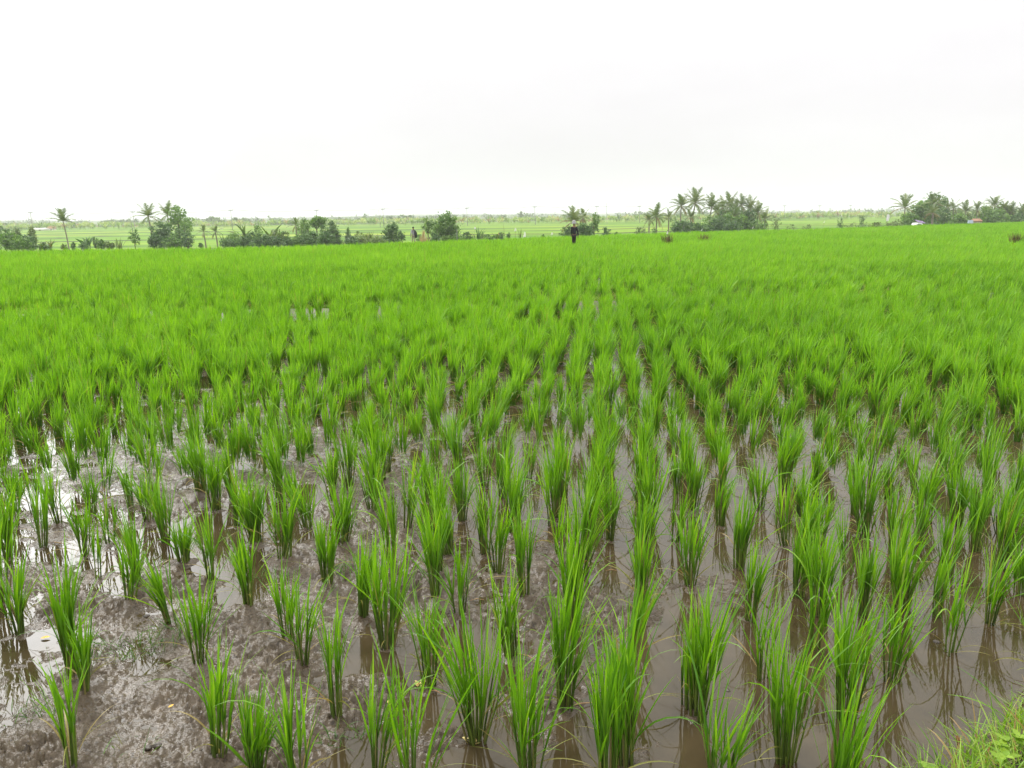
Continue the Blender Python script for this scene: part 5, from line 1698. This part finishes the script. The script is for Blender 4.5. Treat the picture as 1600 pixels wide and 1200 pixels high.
# ------------------------------------------------------------------ light
SUN_AZ, SUN_EL = R(-32), R(48)      # azimuth measured from the view direction towards +x
w = bpy.data.worlds.new('World')
sc.world = w
w.use_nodes = True
nt = w.node_tree
nt.nodes.clear()
L = nt.links.new
wo = N(nt, 'ShaderNodeOutputWorld')
bg = N(nt, 'ShaderNodeBackground')
bg.inputs['Strength'].default_value = 0.1
L(bg.outputs[0], wo.inputs['Surface'])
sky = N(nt, 'ShaderNodeTexSky', sky_type='NISHITA')
sky.sun_disc = False
sky.sun_elevation = SUN_EL
sky.sun_rotation = SUN_AZ
sky.dust_density = 4
hs = N(nt, 'ShaderNodeHueSaturation'); hs.inputs['Saturation'].default_value = 0.05; hs.inputs['Value'].default_value = 0.06
L(sky.outputs[0], hs.inputs['Color'])
tc = N(nt, 'ShaderNodeTexCoord')
sx = N(nt, 'ShaderNodeSeparateXYZ'); L(tc.outputs['Generated'], sx.inputs[0])
rp = ramp(nt, [(0.0, (0.333, 0.325, 0.335)), (0.10, (0.345, 0.337, 0.346)), (0.17, (0.365, 0.358, 0.366)), (0.24, (0.42, 0.418, 0.418)), (0.50, (0.80, 0.795, 0.77)), (1.0, (1.0, 0.985, 0.94))])
L(sx.outputs[2], rp.inputs[0])
dt = N(nt, 'ShaderNodeVectorMath', operation='DOT_PRODUCT')
sd = (math.sin(SUN_AZ) * math.cos(SUN_EL), math.cos(SUN_AZ) * math.cos(SUN_EL), math.sin(SUN_EL))
sdg = np.array([math.sin(R(-37)) * math.cos(R(23)), math.cos(R(-37)) * math.cos(R(23)), math.sin(R(23))])
dt.inputs[1].default_value = tuple(sdg)
nrmv = N(nt, 'ShaderNodeVectorMath', operation='NORMALIZE'); L(tc.outputs['Generated'], nrmv.inputs[0])
L(nrmv.outputs[0], dt.inputs[0])
gl = ramp(nt, [(0.89, (0, 0, 0)), (0.955, (0.16, 0.16, 0.16)), (1.0, (1, 1, 1))])
gl.color_ramp.interpolation = 'EASE'
L(dt.outputs['Value'], gl.inputs[0])
# soft cloud banks
mp = N(nt, 'ShaderNodeMapping'); mp.inputs['Scale'].default_value = (1.6, 1.6, 5.0)
L(nrmv.outputs[0], mp.inputs[0])
cn = N(nt, 'ShaderNodeTexNoise'); cn.inputs['Scale'].default_value = 1.3; cn.inputs['Detail'].default_value = 4
L(mp.outputs[0], cn.inputs['Vector'])
cr = ramp(nt, [(0.3, (0.94, 0.94, 0.94)), (0.7, (1.06, 1.06, 1.06))])
L(cn.outputs[0], cr.inputs[0])
m1 = N(nt, 'ShaderNodeVectorMath', operation='MULTIPLY'); L(rp.outputs[0], m1.inputs[0]); L(cr.outputs[0], m1.inputs[1])
m2 = N(nt, 'ShaderNodeVectorMath', operation='SCALE'); L(m1.outputs[0], m2.inputs[0]); m2.inputs['Scale'].default_value = 26.0
m3 = N(nt, 'ShaderNodeVectorMath', operation='SCALE'); L(gl.outputs[0], m3.inputs[0]); m3.inputs['Scale'].default_value = 60.0
m4 = N(nt, 'ShaderNodeVectorMath', operation='ADD'); L(m2.outputs[0], m4.inputs[0]); L(m3.outputs[0], m4.inputs[1])
m5 = N(nt, 'ShaderNodeVectorMath', operation='ADD'); L(m4.outputs[0], m5.inputs[0]); L(hs.outputs[0], m5.inputs[1])
L(m5.outputs[0], bg.inputs['Color'])

sl = bpy.data.lights.new('sun', 'SUN')
sl.energy = 2.0
sl.angle = R(18)
sl.color = (1.0, 0.97, 0.92)
so_ = bpy.data.objects.new('sun', sl)
COL.objects.link(so_)
from mathutils import Vector
so_.rotation_euler = Vector((-sd[0], -sd[1], -sd[2])).to_track_quat('-Z', 'Y').to_euler()
so_.location = (0, 0, 30)

# ------------------------------------------------------------------ render settings
sc.render.engine = 'CYCLES'
sc.view_settings.view_transform = 'Standard'
sc.view_settings.look = 'None'
sc.view_settings.exposure = 0
sc.view_settings.gamma = 1
sc.cycles.use_denoising = True
sc.cycles.max_bounces = 8
sc.cycles.transparent_max_bounces = 8
sc.cycles.volume_bounces = 1
